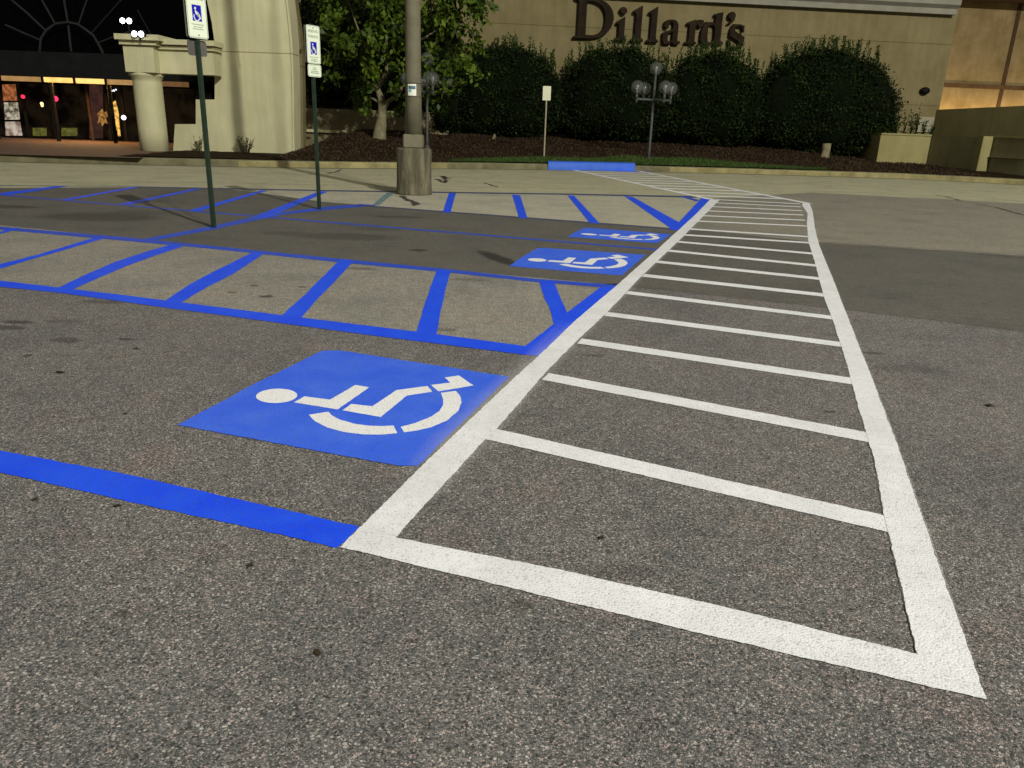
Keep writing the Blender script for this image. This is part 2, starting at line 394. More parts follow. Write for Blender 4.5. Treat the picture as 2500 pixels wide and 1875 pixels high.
# lawn: a strip by the kerb with an uneven rear edge
bm = bmesh.new(); rows = []; 
LX0, LX1 = g(1110, 405)[0], g(1960, 420)[0]
n = 90
def lawn_d(x):
    t = (x - LX0) / (LX1 - LX0)
    base = 1.0 + .9 * math.exp(-((t - .55) / .16) ** 2) + .25 * math.sin(x * 2.1) * .5
    return max(.02, base * min(1, t * 7) * min(1, (1 - t) * 4))
for i in range(n + 1):
    x = LX0 + (LX1 - LX0) * i / n; y0 = kerb_y(x) + .30; D = lawn_d(x)
    rows.append([bm.verts.new((x, y0 + D * j / 6, ter(x, y0 + D * j / 6) + .035)) for j in range(7)])
for a, b in zip(rows, rows[1:]):
    for j in range(6): bm.faces.new((a[j], b[j], b[j + 1], a[j + 1]))
o = from_bm('lawn', bm, GRASSG, smooth=True); o["kind"] = 'structure'
def blades(name, pts, h, m, w=.012, seed=1):
    rnd = random.Random(seed); vs, fs = [], []
    for (x, y, z) in pts:
        a = rnd.random() * 6.28; hh = h * (.5 + rnd.random()); lx, ly = (rnd.random() - .5) * hh * .8, (rnd.random() - .5) * hh * .8
        dx, dy = math.cos(a) * w, math.sin(a) * w; k = len(vs)
        vs += [(x - dx, y - dy, z), (x + dx, y + dy, z), (x + lx, y + ly, z + hh)]; fs.append((k, k + 1, k + 2))
    me = bpy.data.meshes.new(name); me.from_pydata(vs, [], fs)
    at = me.attributes.new("lv", 'FLOAT', 'POINT'); v = np.repeat(np.random.RandomState(seed).rand(len(pts)), 3).astype(np.float32); at.data.foreach_set('value', v)
    return link(name, me, m)
GRASSM = leafmat("grass_blades", [(.020, .042, .006), (.040, .080, .010), (.060, .11, .016)], .6)
rnd = random.Random(8); pts = []
for _ in range(26000):
    x = LX0 + rnd.random() * (LX1 - LX0); D = lawn_d(x) * 1.06; y = kerb_y(x) + .30 + rnd.random() * D
    pts.append((x, y, ter(x, y) + .03))
o = blades('grass', pts, .07, GRASSM, .014, 2); tag(o, 'short green grass growing along the kerb', 'grass', kind='stuff')
STRAW = leafmat("pine_straw", [(.010, .005, .0016), (.028, .015, .005), (.060, .036, .013)], .8)
rnd = random.Random(5); pts = []
for _ in range(30000):
    x = -8 + rnd.random() * 26; d = rnd.random() ** 1.3 * 9
    if LX0 < x < LX1 and d < lawn_d(x): continue
    y = kerb_y(x) + .33 + d; pts.append((x, y, ter(x, y) + .01))
o = blades('pine_straw', pts, .05, STRAW, .03, 4); tag(o, 'brown pine straw mulch scattered over the planting bed', 'mulch', kind='stuff')

# pavement cracks and seams
CR = plain("crack_filler", (.030, .028, .020), (.050, .046, .034), 8, .9, 0)
def ribbon(bm, pts, w, z, seed=0, jit=.0):
    rnd = random.Random(seed); vs = []
    P = []
    for (a, b) in zip(pts, pts[1:]):
        L = math.hypot(b[0] - a[0], b[1] - a[1]); n = max(1, int(L / .12))
        P += [(a[0] + (b[0] - a[0]) * i / n + (rnd.random() - .5) * jit, a[1] + (b[1] - a[1]) * i / n + (rnd.random() - .5) * jit) for i in range(n)]
    P.append(pts[-1])
    prev = None
    for i, p in enumerate(P):
        q = P[min(i + 1, len(P) - 1)]; o_ = P[max(i - 1, 0)]
        dx, dy = q[0] - o_[0], q[1] - o_[1]; L = math.hypot(dx, dy) or 1
        ww = w * (.35 + rnd.random()) / 2
        cur = (bm.verts.new((p[0] - dy / L * ww, p[1] + dx / L * ww, z)), bm.verts.new((p[0] + dy / L * ww, p[1] - dx / L * ww, z)))
        if prev: bm.faces.new((prev[0], prev[1], cur[1], cur[0]))
        prev = cur
bm = bmesh.new()
CRK = [([(0, 416), (300, 420), (700, 425), (1100, 431), (1400, 437), (1800, 446), (2150, 457), (2500, 470)], .035),
       ([(0, 444), (250, 447), (480, 446), (800, 452)], .05), ([(1080, 455), (1500, 462), (1720, 470)], .03),
       ([(800, 424), (822, 419), (832, 414)], .10), ([(1066, 437), (1085, 447), (1088, 440), (1080, 430), (1095, 437)], .16), ([(1180, 446), (1215, 457)], .10),
       ([(981, 478), (990, 486), (1005, 492), (1016, 497), (1012, 503)], .14), ([(2040, 467), (2200, 476), (2330, 480)], .04),
       ([(2290, 477), (2330, 485), (2345, 490)], .10), ([(2380, 498), (2430, 506), (2500, 526)], .12), ([(1990, 590), (2200, 604), (2500, 622)], .03),
       ([(2010, 600), (2350, 616), (2500, 630)], .02), ([(1780, 421), (1990, 428), (2300, 436)], .02)]
for i, (p, w) in enumerate(CRK): ribbon(bm, [g(*q) for q in p], w, .0026 + i * .00004, i, .05)
o = from_bm('pavement_cracks', bm, CR); o["kind"] = 'structure'

# ------------------------------------------------------------------ painted markings
ZP = [.011]
def rag(pts, near=True, amp=.0028, seed=1):
    rnd = random.Random(seed); out = []
    n = len(pts)
    for i in range(n):
        a, b = pts[i], pts[(i + 1) % n]; L = math.hypot(b[0] - a[0], b[1] - a[1])
        dist = math.hypot((a[0] + b[0]) / 2, (a[1] + b[1]) / 2)
        stp = .014 if dist < 6 else .05; k = max(1, int(L / stp)); nx, ny = -(b[1] - a[1]) / (L or 1), (b[0] - a[0]) / (L or 1)
        w = 0
        for j in range(k):
            w = w * .6 + (rnd.random() - .5) * amp * 1.6 if j else 0
            t = j / k; out.append((a[0] + (b[0] - a[0]) * t + nx * w, a[1] + (b[1] - a[1]) * t + ny * w))
    return out
def mark(name, pts, m, parent=None, z=None, seed=None, amp=.0028):
    if z is None: ZP[0] += .00012; z = ZP[0]
    z = .0035 + (z - .011) * .42
    return sheet(name, rag(pts, seed=seed or int(ZP[0] * 1e6) % 9973, amp=amp), z, m, kind=None, parent=parent)
def pg(L, z=.011): return [g(x, y, z) for x, y in L]

UA = math.radians(72.3); U = (math.cos(UA), math.sin(UA)); R_ = (U[1], -U[0]); O = g(830, 1332, .011)
def un(u, n): return (O[0] + U[0] * u + R_[0] * n, O[1] + U[1] * u + R_[1] * n)
def q4(u0, n0, u1, n1, w):   # stripe from (u0,n0) to (u1,n1), width w along u
    return [un(u0 - w / 2, n0), un(u1 - w / 2, n1), un(u1 + w / 2, n1), un(u0 + w / 2, n0)]
cw = thing('crosswalk', (*un(8, 1), 0), 'white striped pedestrian crosswalk running from the foreground towards the kerb', 'crosswalk')
LEFT = pg([(830, 1332), (960, 1203), (1091, 1075), (1250, 925), (1320, 862), (1405, 780), (1508, 693), (1600, 612), (1700, 521), (1735, 485)])
LIN = pg([(1757, 487), (1665, 579), (1560, 679), (1477, 766), (1413, 825), (1340, 898), (1215, 1042), (1180, 1074), (1100, 1162), (965, 1308)])
mark('side_band', LEFT + LIN, WHITE, cw, z=.0145)
ROUT = pg([(2410, 1703), (2300, 1395), (2188, 1075), (2125, 910), (2064, 758), (2030, 670), (2001, 600), (1990, 558), (1984, 515), (1977, 497), (1962, 492)])
RIN = pg([(1958, 500), (1972, 520), (1970, 545), (1974, 590), (1990, 640), (2011, 720), (2040, 800), (2060, 860), (2100, 1005), (2135, 1115), (2160, 1255), (2205, 1440), (2240, 1590)])
mark('side_band', ROUT + RIN, WHITE, cw, z=.0147)
mark('end_band', pg([(830, 1332), (965, 1308), (1400, 1394), (1800, 1485), (2240, 1592), (2350, 1600), (2410, 1703), (2100, 1632), (1700, 1540), (1250, 1432)]), WHITE, cw, z=.0149)
us = [(1.25, .97), (2.28, 1.98), (3.20, 3.0), (4.15, 3.96), (5.13, 4.9), (6.13, 5.93), (7.12, 6.89), (8.10, 7.83), (9.03, 8.87), (9.85, 10.0), (10.65, 10.75), (11.9, 12.3), (12.9, 13.3), (13.9, 14.3), (14.9, 15.25), (15.9, 16.2), (16.8, 17.0)]
for i, (a, b) in enumerate(us):
    w = .150 if i < 5 else .175
    mark('stripe', q4(a, .135, b, 1.99, w), WHITE, cw, z=.0120 + i * .00008)
fa, fb, fc, fd = Vector(g(1737, 486, .011)), Vector(g(1398, 414, .011)), Vector(g(1975, 496, .011)), Vector(g(1553, 416, .011))
nf = 11
for i in range(1, nf):
    t = i / nf; p, q = fa.lerp(fb, t), fc.lerp(fd, t); d = (fb - fa).normalized() * .15
    mark('stripe', [tuple(p - d), tuple(q - d), tuple(q + d), tuple(p + d)], WHITE, cw, z=.0134 + i * .00005)
def strip(a, b, w): 
    a, b = Vector(a), Vector(b); d = (b - a).normalized(); n = Vector((-d.y, d.x)) * w / 2
    return [tuple(a - n), tuple(b - n), tuple(b + n), tuple(a + n)]
mark('side_band', strip(fa, fb, .20), WHITE, cw, z=.0151)
mark('side_band', strip(fc, fd, .20), WHITE, cw, z=.0153)

# fine overspray beside the long left band
m_, nt_, b_ = mat("white_overspray"); b_.inputs["Base Color"].default_value = (.72, .71, .68, 1); b_.inputs["Roughness"].default_value = .8
at_ = N(nt_, "ShaderNodeAttribute", attribute_name="fade").outputs["Fac"]
nt_.links.new(M(nt_, 'MULTIPLY', at_, ramp(nt_, noise(nt_, pos(nt_), 240, 3, .7), [(.35, .15), (.7, 1.0)])), b_.inputs["Alpha"])
def halo(pts, w, z, parent, side=1, k=.5):
    bm = bmesh.new(); lay = bm.verts.layers.float.new("fade"); prev = None
    for i, p in enumerate(pts):
        a, b = pts[max(i - 1, 0)], pts[min(i + 1, len(pts) - 1)]; d = Vector((b[0] - a[0], b[1] - a[1])).normalized(); n = Vector((-d.y, d.x)) * side
        row = []; zz = .0035 + (z - .011) * .42
        for f, al in ((-.1, k), (.35, k * .45), (1, 0)):
            al *= .0 if i in (0, len(pts) - 1) else 1
            v = bm.verts.new((p[0] + n.x * w * f, p[1] + n.y * w * f, zz)); v[lay] = al; row.append(v)
        if prev:
            for j in range(2): bm.faces.new((prev[j], prev[j + 1], row[j + 1], row[j]))
        prev = row
    return from_bm('overspray', bm, m_, parent)
halo(LEFT[1:6], .12, .0143, cw, 1, .5)
halo(LIN[::-1], .05, .01435, cw, -1, .4)
halo(ROUT[::-1], .07, .01437, cw, -1, .4)
halo(RIN[::1], .05, .01439, cw, 1, .3)

# blue stall lines and hatched aisles
def seg_line(a, b, w): return strip(g(*a, .011), g(*b, .011), w)
o = mark('stall_line', pg([(-40, 1088), (0, 1096), (300, 1152), (877, 1281), (858, 1302), (822, 1333), (600, 1281), (300, 1217), (0, 1149), (-40, 1141)]), BLUE)
tag(o, 'bright blue stall line in the left foreground ending at the white band corner', 'stall line', 'blue parking stall lines')
near = thing('hatched_aisle', (*g(900, 740), 0), 'nearer blue hatched access aisle with wide diagonal stripes', 'access aisle', 'blue hatched access aisles')
def c5(L): return pg([(x / 3.16 + 700, y / 3.16 + 600) for x, y in L])
def c4(L): return pg([(x / 3.16, y / 3.16 + 540) for x, y in L])
mark('edge_line', pg([(-330, 642), (0, 683), (300, 718), (720, 771), (1016, 807), (1290, 843), (1330, 832), (1318, 866), (1288, 864), (900, 815), (400, 748), (150, 713), (0, 698), (-330, 654)]), BLUE, near, z=.0115)
mark('edge_line', pg([(-300, 524), (0, 552), (300, 577), (850, 632), (1100, 656), (1300, 678), (1508, 694), (1500, 702), (1300, 686), (1100, 664), (850, 641), (500, 604), (300, 586), (0, 559), (-300, 531)]), BLUE_OLD, near, z=.0117)
mark('end_bar', pg([(1280, 844), (1349, 791), (1386, 760), (1466, 699), (1510, 697), (1430, 768), (1330, 862), (1290, 862)]), BLUE, near, z=.0119)
ST = [c4([(-310, 420), (0, 325), (300, 250), (735, 120), (835, 118), (500, 215), (200, 300), (0, 360), (-290, 450)]),
      c4([(-300, 150), (0, 78), (80, 50), (150, 45), (60, 78), (0, 93), (-300, 170)]),
      c4([(430, 515), (640, 415), (880, 312), (1100, 238), (1330, 172), (1410, 190), (1200, 258), (1000, 330), (760, 430), (560, 520)]),
      c4([(1250, 622), (1480, 470), (1700, 357), (1950, 235), (2045, 240), (1800, 400), (1600, 500), (1380, 630)]),
      c5([(-60, 552), (0, 495), (130, 380), (270, 240), (415, 98), (520, 108), (370, 270), (240, 400), (105, 555)]),
      c5([(990, 685), (1000, 655), (1060, 460), (1110, 310), (1160, 180), (1265, 185), (1220, 350), (1180, 540), (1153, 705)]),
      c5([(1945, 262), (1990, 400), (2030, 480), (2062, 590), (2100, 630), (2200, 545), (2165, 510), (2110, 390), (2060, 270)])]
for i, p in enumerate(ST): mark('diagonal_stripe', p, BLUE, near, z=.0121 + i * .0001)

o = mark('stall_line', seg_line((-250, 454), (1608, 608), .12), BLUE_OLD)
tag(o, 'long thin blue stall line passing between the two far wheelchair symbols', 'stall line', 'blue parking stall lines')
o = mark('stall_end_line', pg([(345, 583), (430, 567), (525, 549), (628, 526), (700, 515), (780, 505), (880, 497), (925, 500), (880, 504), (780, 513), (700, 522), (628, 536), (530, 557), (430, 576), (365, 588)]), BLUE_OLD)
tag(o, 'thin blue line across the stall ends joining the two sign posts', 'stall line', 'blue parking stall lines')
far = thing('hatched_aisle', (*g(1200, 500), 0), 'farther blue hatched access aisle beside the concrete light pole base', 'access aisle', 'blue hatched access aisles')
THIN = paint("worn_thin_line", (.030, .050, .16), (.07, .075, .12), .9, .9)
mark('edge_line', seg_line((860, 499), (1650, 558), .13), THIN, far)
mark('edge_line', pg([(337, 454), (800, 463), (1400, 472), (1700, 478), (1700, 482), (1400, 475), (800, 466), (337, 457)]), THIN, far)
mark('end_bar', pg([(1634, 549), (1656, 542), (1704, 492), (1712, 481), (1736, 484), (1700, 521), (1662, 561), (1636, 560)]), BLUE, far)
for (a, b, c, d) in [((1081, 517), (1100, 518), (1113, 471), (1096, 470)), ((1267, 531), (1288, 532), (1270, 476), (1250, 474)), ((1440, 543), (1465, 545), (1402, 477), (1385, 476)),
                     ((1636, 555), (1668, 547), (1545, 480), (1524, 478))]:
    mark('diagonal_stripe', pg([a, b, c, d]), BLUE, far)
mark('diagonal_stripe', pg([(1660, 479), (1700, 491), (1708, 488), (1672, 478)]), BLUE_OLD, far)
mark('diagonal_stripe', pg([(910, 498), (926, 499), (963, 470), (945, 469)]), CYAN, far)
lf = thing('hatched_aisle', (*g(350, 480), 0), 'far left blue hatched aisle crossed by the sign post shadows', 'access aisle', 'blue hatched access aisles')
for (a, b, c, d) in [((145, 487), (165, 488), (342, 456), (320, 456)), ((290, 497), (318, 498), (492, 460), (474, 460)), ((460, 513), (484, 515), (655, 464), (637, 464)), ((618, 528), (652, 531), (800, 467), (780, 466)),
                     ((-5, 471), (15, 476), (165, 454), (140, 453))]:
    mark('diagonal_stripe', pg([a, b, c, d]), BLUE, lf)
mark('edge_line', seg_line((-250, 450), (345, 455), .10), THIN, lf)

# wheelchair symbols
def sy(L): return [(400 + x / 2.602, 820 + y / 2.602) for x, y in L]
import cmath
head = [(716 + 131 * math.cos(t) + 6 * math.sin(t), 374 - 6 * math.cos(t) + 45 * math.sin(t)) for t in [2 * math.pi * k / 40 for k in range(40)]]
SYP = [head, [(825, 415), (893, 377), (1055, 398), (1215, 305), (1303, 320), (1105, 460)],
       [(1135, 465), (1190, 425), (1325, 440), (1475, 338), (1675, 312), (1705, 348), (1545, 372), (1378, 508)],
       [(1697, 305), (1820, 290), (1785, 258), (1875, 245), (1968, 308), (1745, 345)],
       [(920, 493), (960, 535), (1040, 575), (1140, 602), (1270, 618), (1400, 618), (1482, 610), (1462, 562), (1370, 565), (1290, 562), (1200, 548), (1120, 525), (1070, 500), (1045, 475)],
       [(1505, 570), (1600, 545), (1700, 505), (1750, 470), (1775, 430), (1772, 390), (1760, 355), (1855, 343), (1885, 380), (1890, 420), (1870, 470), (1800, 530), (1700, 572), (1600, 595), (1525, 605)]]
SYP = [pg(sy(p)) for p in SYP]
NAMES = ['head', 'torso_arm', 'seat_leg', 'foot', 'wheel_arc', 'wheel_arc']
BG0 = pg([(433, 1034), (620, 935), (785, 854), (830, 853), (1243, 917), (1020, 1134), (970, 1133), (700, 1083)])
def homog(src, dst):
    A = []; B = []
    for (x, y), (u, v) in zip(src, dst):
        A.append([x, y, 1, 0, 0, 0, -u * x, -u * y]); B.append(u); A.append([0, 0, 0, x, y, 1, -v * x, -v * y]); B.append(v)
    h = np.linalg.solve(np.array(A), np.array(B)); return lambda p: ((h[0] * p[0] + h[1] * p[1] + h[2]) / (h[6] * p[0] + h[7] * p[1] + 1), (h[3] * p[0] + h[4] * p[1] + h[5]) / (h[6] * p[0] + h[7] * p[1] + 1))
Q0 = pg([(433, 1034), (800, 852), (1245, 917), (1020, 1134)])
symset = [(Q0, 'large blue wheelchair symbol panel in the nearest stall'),
          (pg([(1243, 648), (1318, 604), (1578, 621), (1520, 670)]), 'blue wheelchair symbol panel in the middle stall with a dark patch at its corner'),
          (pg([(1386, 577), (1432, 555), (1640, 571), (1605, 592)]), 'smallest and farthest blue wheelchair symbol panel')]
for k, (Q, lab) in enumerate(symset):
    T = homog(Q0, Q) if k else (lambda p: p)
    c = T(un(2.9, -.75))
    t = thing('wheelchair_symbol', (*c, 0), lab, 'parking symbol', 'blue and white wheelchair parking symbols')
    z0 = .0123 + k * .0002
    mark('blue_panel', [T(p) for p in BG0], BLUE_BG, t, z=z0)
    for nm, p in zip(NAMES, SYP): mark(nm, [T(q) for q in p], SYM, t, z=z0 + .0012, amp=.0015)

# ------------------------------------------------------------------ parking sign posts
def rrect(w, h, r, n=6):
    out = []
    for cx_, cz_, a0 in ((w / 2 - r, h / 2 - r, 0), (-w / 2 + r, h / 2 - r, 90), (-w / 2 + r, -h / 2 + r, 180), (w / 2 - r, -h / 2 + r, 270)):
        for k in range(n + 1):
            a = math.radians(a0 + 90 * k / n); out.append((cx_ + r * math.cos(a), cz_ + r * math.sin(a)))
    return out
def plate(name, outline, y, th, m, parent):       # local: x right, z up, front faces -y
    return prism(name, [(x, y, z) for x, z in outline], th, m, parent, (0, 1, 0))
def ringplate(name, w, h, r, t, y, th, m, parent, cz):
    bm = bmesh.new(); a = rrect(w, h, r); b = rrect(w - 2 * t, h - 2 * t, max(.005, r - t)); n = len(a)
    va = [bm.verts.new((x, y, z + cz)) for x, z in a]; vb = [bm.verts.new((x, y, z + cz)) for x, z in b]
    fs = [bm.faces.new((va[i], va[(i + 1) % n], vb[(i + 1) % n], vb[i])) for i in range(n)]
    return from_bm(name, bm, m, parent)
def text_mesh(name, s, size, m, parent, loc, ext_=.0006, sx=1):
    cu = bpy.data.curves.new(name, 'FONT'); cu.body = s; cu.size = size; cu.align_x = 'CENTER'; cu.extrude = ext_; cu.offset = size * .012
    tmp = bpy.data.objects.new(name, cu); COL.objects.link(tmp)
    bpy.context.view_layer.update()
    me = bpy.data.meshes.new_from_object(tmp.evaluated_get(bpy.context.evaluated_depsgraph_get()))
    bpy.data.objects.remove(tmp); bpy.data.curves.remove(cu)
    for v in me.vertices: x, y, z = v.co; v.co = (x * sx + loc[0], loc[1] - z, y + loc[2])
    return link(name, me, m, parent)
# flat wheelchair figure in a unit square for the signs
def arc(cx_, cz_, r, a0, a1, n=14): return [(cx_ + r * math.cos(math.radians(a0 + (a1 - a0) * k / n)), cz_ + r * math.sin(math.radians(a0 + (a1 - a0) * k / n))) for k in range(n + 1)]
FIG = [arc(-.14, .74, .095, 0, 360, 18)[:-1],
       [(-.20, .60), (-.08, .60), (-.06, .46), (.16, .46), (.16, .38), (-.05, .38), (-.03, .28), (.20, .28), (.33, .02), (.44, .07), (.42, .13), (.36, .11), (.26, .36), (-.15, .36)],
       arc(-.04, .16, .32, 150, 345) + arc(-.04, .16, .24, 345, 150)]
def post_sign(base, label, rz, zb, zt, sub=False, tall=2.3, back_sign=True, back_low=False):
    t = thing('parking_sign', (base[0], base[1], 0), label, 'sign', 'reserved parking signs on green posts')
    bm = bmesh.new()     # U-channel post
    pr = [(-.030, .012), (-.022, .012), (-.014, -.014), (.014, -.014), (.022, .012), (.030, .012), (.030, .017), (.019, .017), (.011, -.009), (-.011, -.009), (-.019, .017), (-.030, .017)]
    f = bm.faces.new([bm.verts.new((x * 1.35, y * 1.2, 0)) for x, y in pr]); r = bmesh.ops.extrude_face_region(bm, geom=[f])
    bmesh.ops.translate(bm, verts=[v for v in r['geom'] if isinstance(v, bmesh.types.BMVert)], vec=(0, 0, zt + .02)); bmesh.ops.recalc_face_normals(bm, faces=bm.faces)
    from_bm('post', bm, GREEN, t)
    w = .305; zc = (zb + zt) / 2; h = zt - zb
    parts = []
    s = from_bm2 = plate('sign_panel', [(x, z + zc) for x, z in rrect(w, h, .035)], -.026, .0025, SIGNW, t)
    ringplate('border', w - .016, h - .016, .030, .007, -.0272, 0, SIGNG, s, zc)
    text_mesh('lettering', 'RESERVED', .054, SIGNG, s, (0, -.0275, zt - .105), sx=.96)
    text_mesh('lettering', 'PARKING', .056, SIGNG, s, (0, -.0275, zt - .185), sx=.98)
    bl = plate('blue_square', [(x, z + zt - .34) for x, z in ((-.07, -.095), (.07, -.095), (.07, .095), (-.07, .095))], -.0278, .001, SIGNB, s)
    for fg in FIG: plate('wheelchair_figure', [(x * .15 + .0, (z - .42) * .17 + zt - .34) for x, z in fg], -.0288, .0008, SIGNW, bl)
    for k, (ww, zz) in enumerate([(.19, .475), (.14, .505), (.17, .53)]):
        plate('small_print', [(x, z + zt - zz) for x, z in ((-ww / 2, -.004), (ww / 2, -.004), (ww / 2, .005), (-ww / 2, .005))], -.0275, .0008, SIGNG, s)
    parts.append(s)
    if sub:
        zs = (zb - .012 - sub / 2)
        s2 = plate('lower_panel', [(x, z + zs) for x, z in rrect(w, sub, .035)], -.026, .0025, SIGNW, t)
        ringplate('border', w - .016, sub - .016, .030, .006, -.0272, 0, SIGNG, s2, zs)
        for ww, zz in [(.07, .045), (.09, .02), (.17, -.01), (.19, -.035)]:
            plate('small_print', [(x, z + zs + zz) for x, z in ((-ww / 2, -.006), (ww / 2, -.006), (ww / 2, .006), (-ww / 2, .006))], -.0275, .0008, SIGNG, s2)
        parts.append(s2)
    if back_sign:
        s3 = plate('rear_sign_panel', [(x, z + zc) for x, z in rrect(w, h, .035)], .022, .0025, SIGNBACK, t); parts.append(s3)
    if back_low:
        s4 = plate('rear_lower_panel', [(x, z + zb - .115) for x, z in rrect(w * .98, .19, .035)], .026, .0025, SIGNBACK, t); parts.append(s4)
    for bz in (zt - .04, zb + .04):
        bm = bmesh.new(); tube(bm, [(0, -.034, bz), (0, .024, bz)], .008, 8); from_bm('bolt', bm, STEEL, t)
    place(t, Matrix.Translation((base[0], base[1], 0)) @ Matrix.Rotation(rz, 4, 'Z'))
    return t
P1 = g(524, 556); P2 = g(781, 511)
post_sign(P1, 'nearer green sign post whose white reserved parking sign is cut by the top edge', math.radians(60), 2.43, 3.07, False, back_low=True)
post_sign(P2, 'green sign post nearer the light pole, with a small second panel below', math.radians(60), 2.345, 2.92, .19)

# white sign with its blank face on a pale post by the lawn
b3 = tp(1328, 384); t = thing('blank_sign', b3, 'small blank white sign on a thin pale post in front of the round bushes', 'sign')
h3 = V(1328, 210, b3[1])[2] - b3[2]
bm = bmesh.new(); tube(bm, [(0, 0, -.1), (0, 0, h3 - .02)], .03, 8); from_bm('post', bm, plain("pale_post", (.30, .27, .17), (.36, .33, .22), 8, .6, 0), t)
pan = plate('sign_panel', [(x, z + h3 - .25) for x, z in rrect(.30, .50, .03)], -.04, .004, plain("sign_plain", (.62, .62, .42), (.70, .70, .50), 3, .5, 0), t)
place(t, Matrix.Translation(b3))

# ------------------------------------------------------------------ parking lot light pole on its concrete base
PB = g(1011, 474); pY = PB[1]
t = thing('light_pole', (PB[0], PB[1], 0), 'tall round concrete light pole standing on a stained concrete drum', 'light pole')
bm = bmesh.new(); lathe(bm, [(.385, -.02), (.385, .05), (.375, .3), (.372, .90), (.362, .945), (.34, .965)], (0, 0, 0), 48); 
for v in bm.verts: v.co.x += .008 * math.sin(v.co.z * 9 + v.co.y * 7)
# stains run down the drum
m, nt, b = mat("stained_drum"); P_ = pos(nt); mp = N(nt, "ShaderNodeMapping"); mp.inputs["Scale"].default_value = (5, 5, 1.1); nt.links.new(P_, mp.inputs[0])
c = ramp(nt, noise(nt, mp.outputs[0], 1.3, 6, .6, .5), [(.30, (.045, .040, .021)), (.5, (.105, .094, .055)), (.72, (.22, .198, .125))])
c = mix(nt, .7, c, ramp(nt, noise(nt, P_, 30, 4, .7), [(.3, .7), (.7, 1.2)]), 'MULTIPLY')
nt.links.new(c, b.inputs["Base Color"]); b.inputs["Roughness"].default_value = .95; bump(nt, b, noise(nt, P_, 40, 5, .7), .6, .02)
from_bm('concrete_base', bm, m, t, smooth=False)
for p in COL.objects[-1].data.polygons: p.use_smooth = abs(p.normal.z) < .8
bm = bmesh.new(); box(bm, (.0, 0, 1.105), (.40, .40, .28), bev=.02); from_bm('base_cover', bm, plain("base_cover", (.15, .135, .085), (.19, .17, .11), 4, .7, .1), t)
bm = bmesh.new(); lathe(bm, [(.185, 1.24), (.165, 2.2), (.150, 5.0), (.13, 9.0), (.115, 11.5)], (0, 0, 0), 32); from_bm('pole_shaft', bm, POLEM, t, smooth=True)
bm = bmesh.new()
for sx in (-1, 1): box(bm, (sx * .55, 0, 11.45), (.62, .42, .22), bev=.04)
box(bm, (0, 0, 11.45), (.5, .08, .08)); from_bm('lamp_head', bm, DARK, t)
def curved_plate(name, r, a0, a1, z0, z1, m, parent, n=8):
    bm = bmesh.new(); A = [math.radians(a0 + (a1 - a0) * k / n) for k in range(n + 1)]
    lo = [bm.verts.new((r * math.cos(a), r * math.sin(a), z0)) for a in A]; hi = [bm.verts.new((r * math.cos(a), r * math.sin(a), z1)) for a in A]
    for k in range(n): bm.faces.new((lo[k], lo[k + 1], hi[k + 1], hi[k]))
    return from_bm(name, bm, m, parent)
zs0 = V(1008, 234, pY)[2]; zs1 = V(1008, 206, pY)[2]
nb = curved_plate('notice', .172, 238, 298, zs0, zs1, plain("notice_white", (.72, .74, .62), (.78, .80, .68), 4, .5, 0), t)
curved_plate('notice_picture', .1735, 243, 293, zs0 + (zs1 - zs0) * .55, zs0 + (zs1 - zs0) * .84, plain("notice_dark", (.02, .06, .07), (.10, .22, .28), 30, .5, 0), nb)
curved_plate('notice_picture', .1737, 245, 264, zs0 + (zs1 - zs0) * .30, zs0 + (zs1 - zs0) * .52, plain("notice_blue", (.10, .28, .42), (.16, .36, .5), 20, .5, 0), nb)
STRAP = plain("strap", (.04, .035, .02), (.06, .05, .03), 6, .6, 0)
for zz in (zs0 - .02, zs1 + .02):
    bm = bmesh.new(); lathe(bm, [(.170, zz - .006), (.176, zz - .005), (.176, zz + .005), (.170, zz + .006)], (0, 0, 0), 32); from_bm('strap', bm, STRAP, t)
place(t, Matrix.Translation((PB[0], PB[1], 0)) @ Matrix.Rotation(math.atan2(-PB[0], -1) * 0, 4, 'Z'))

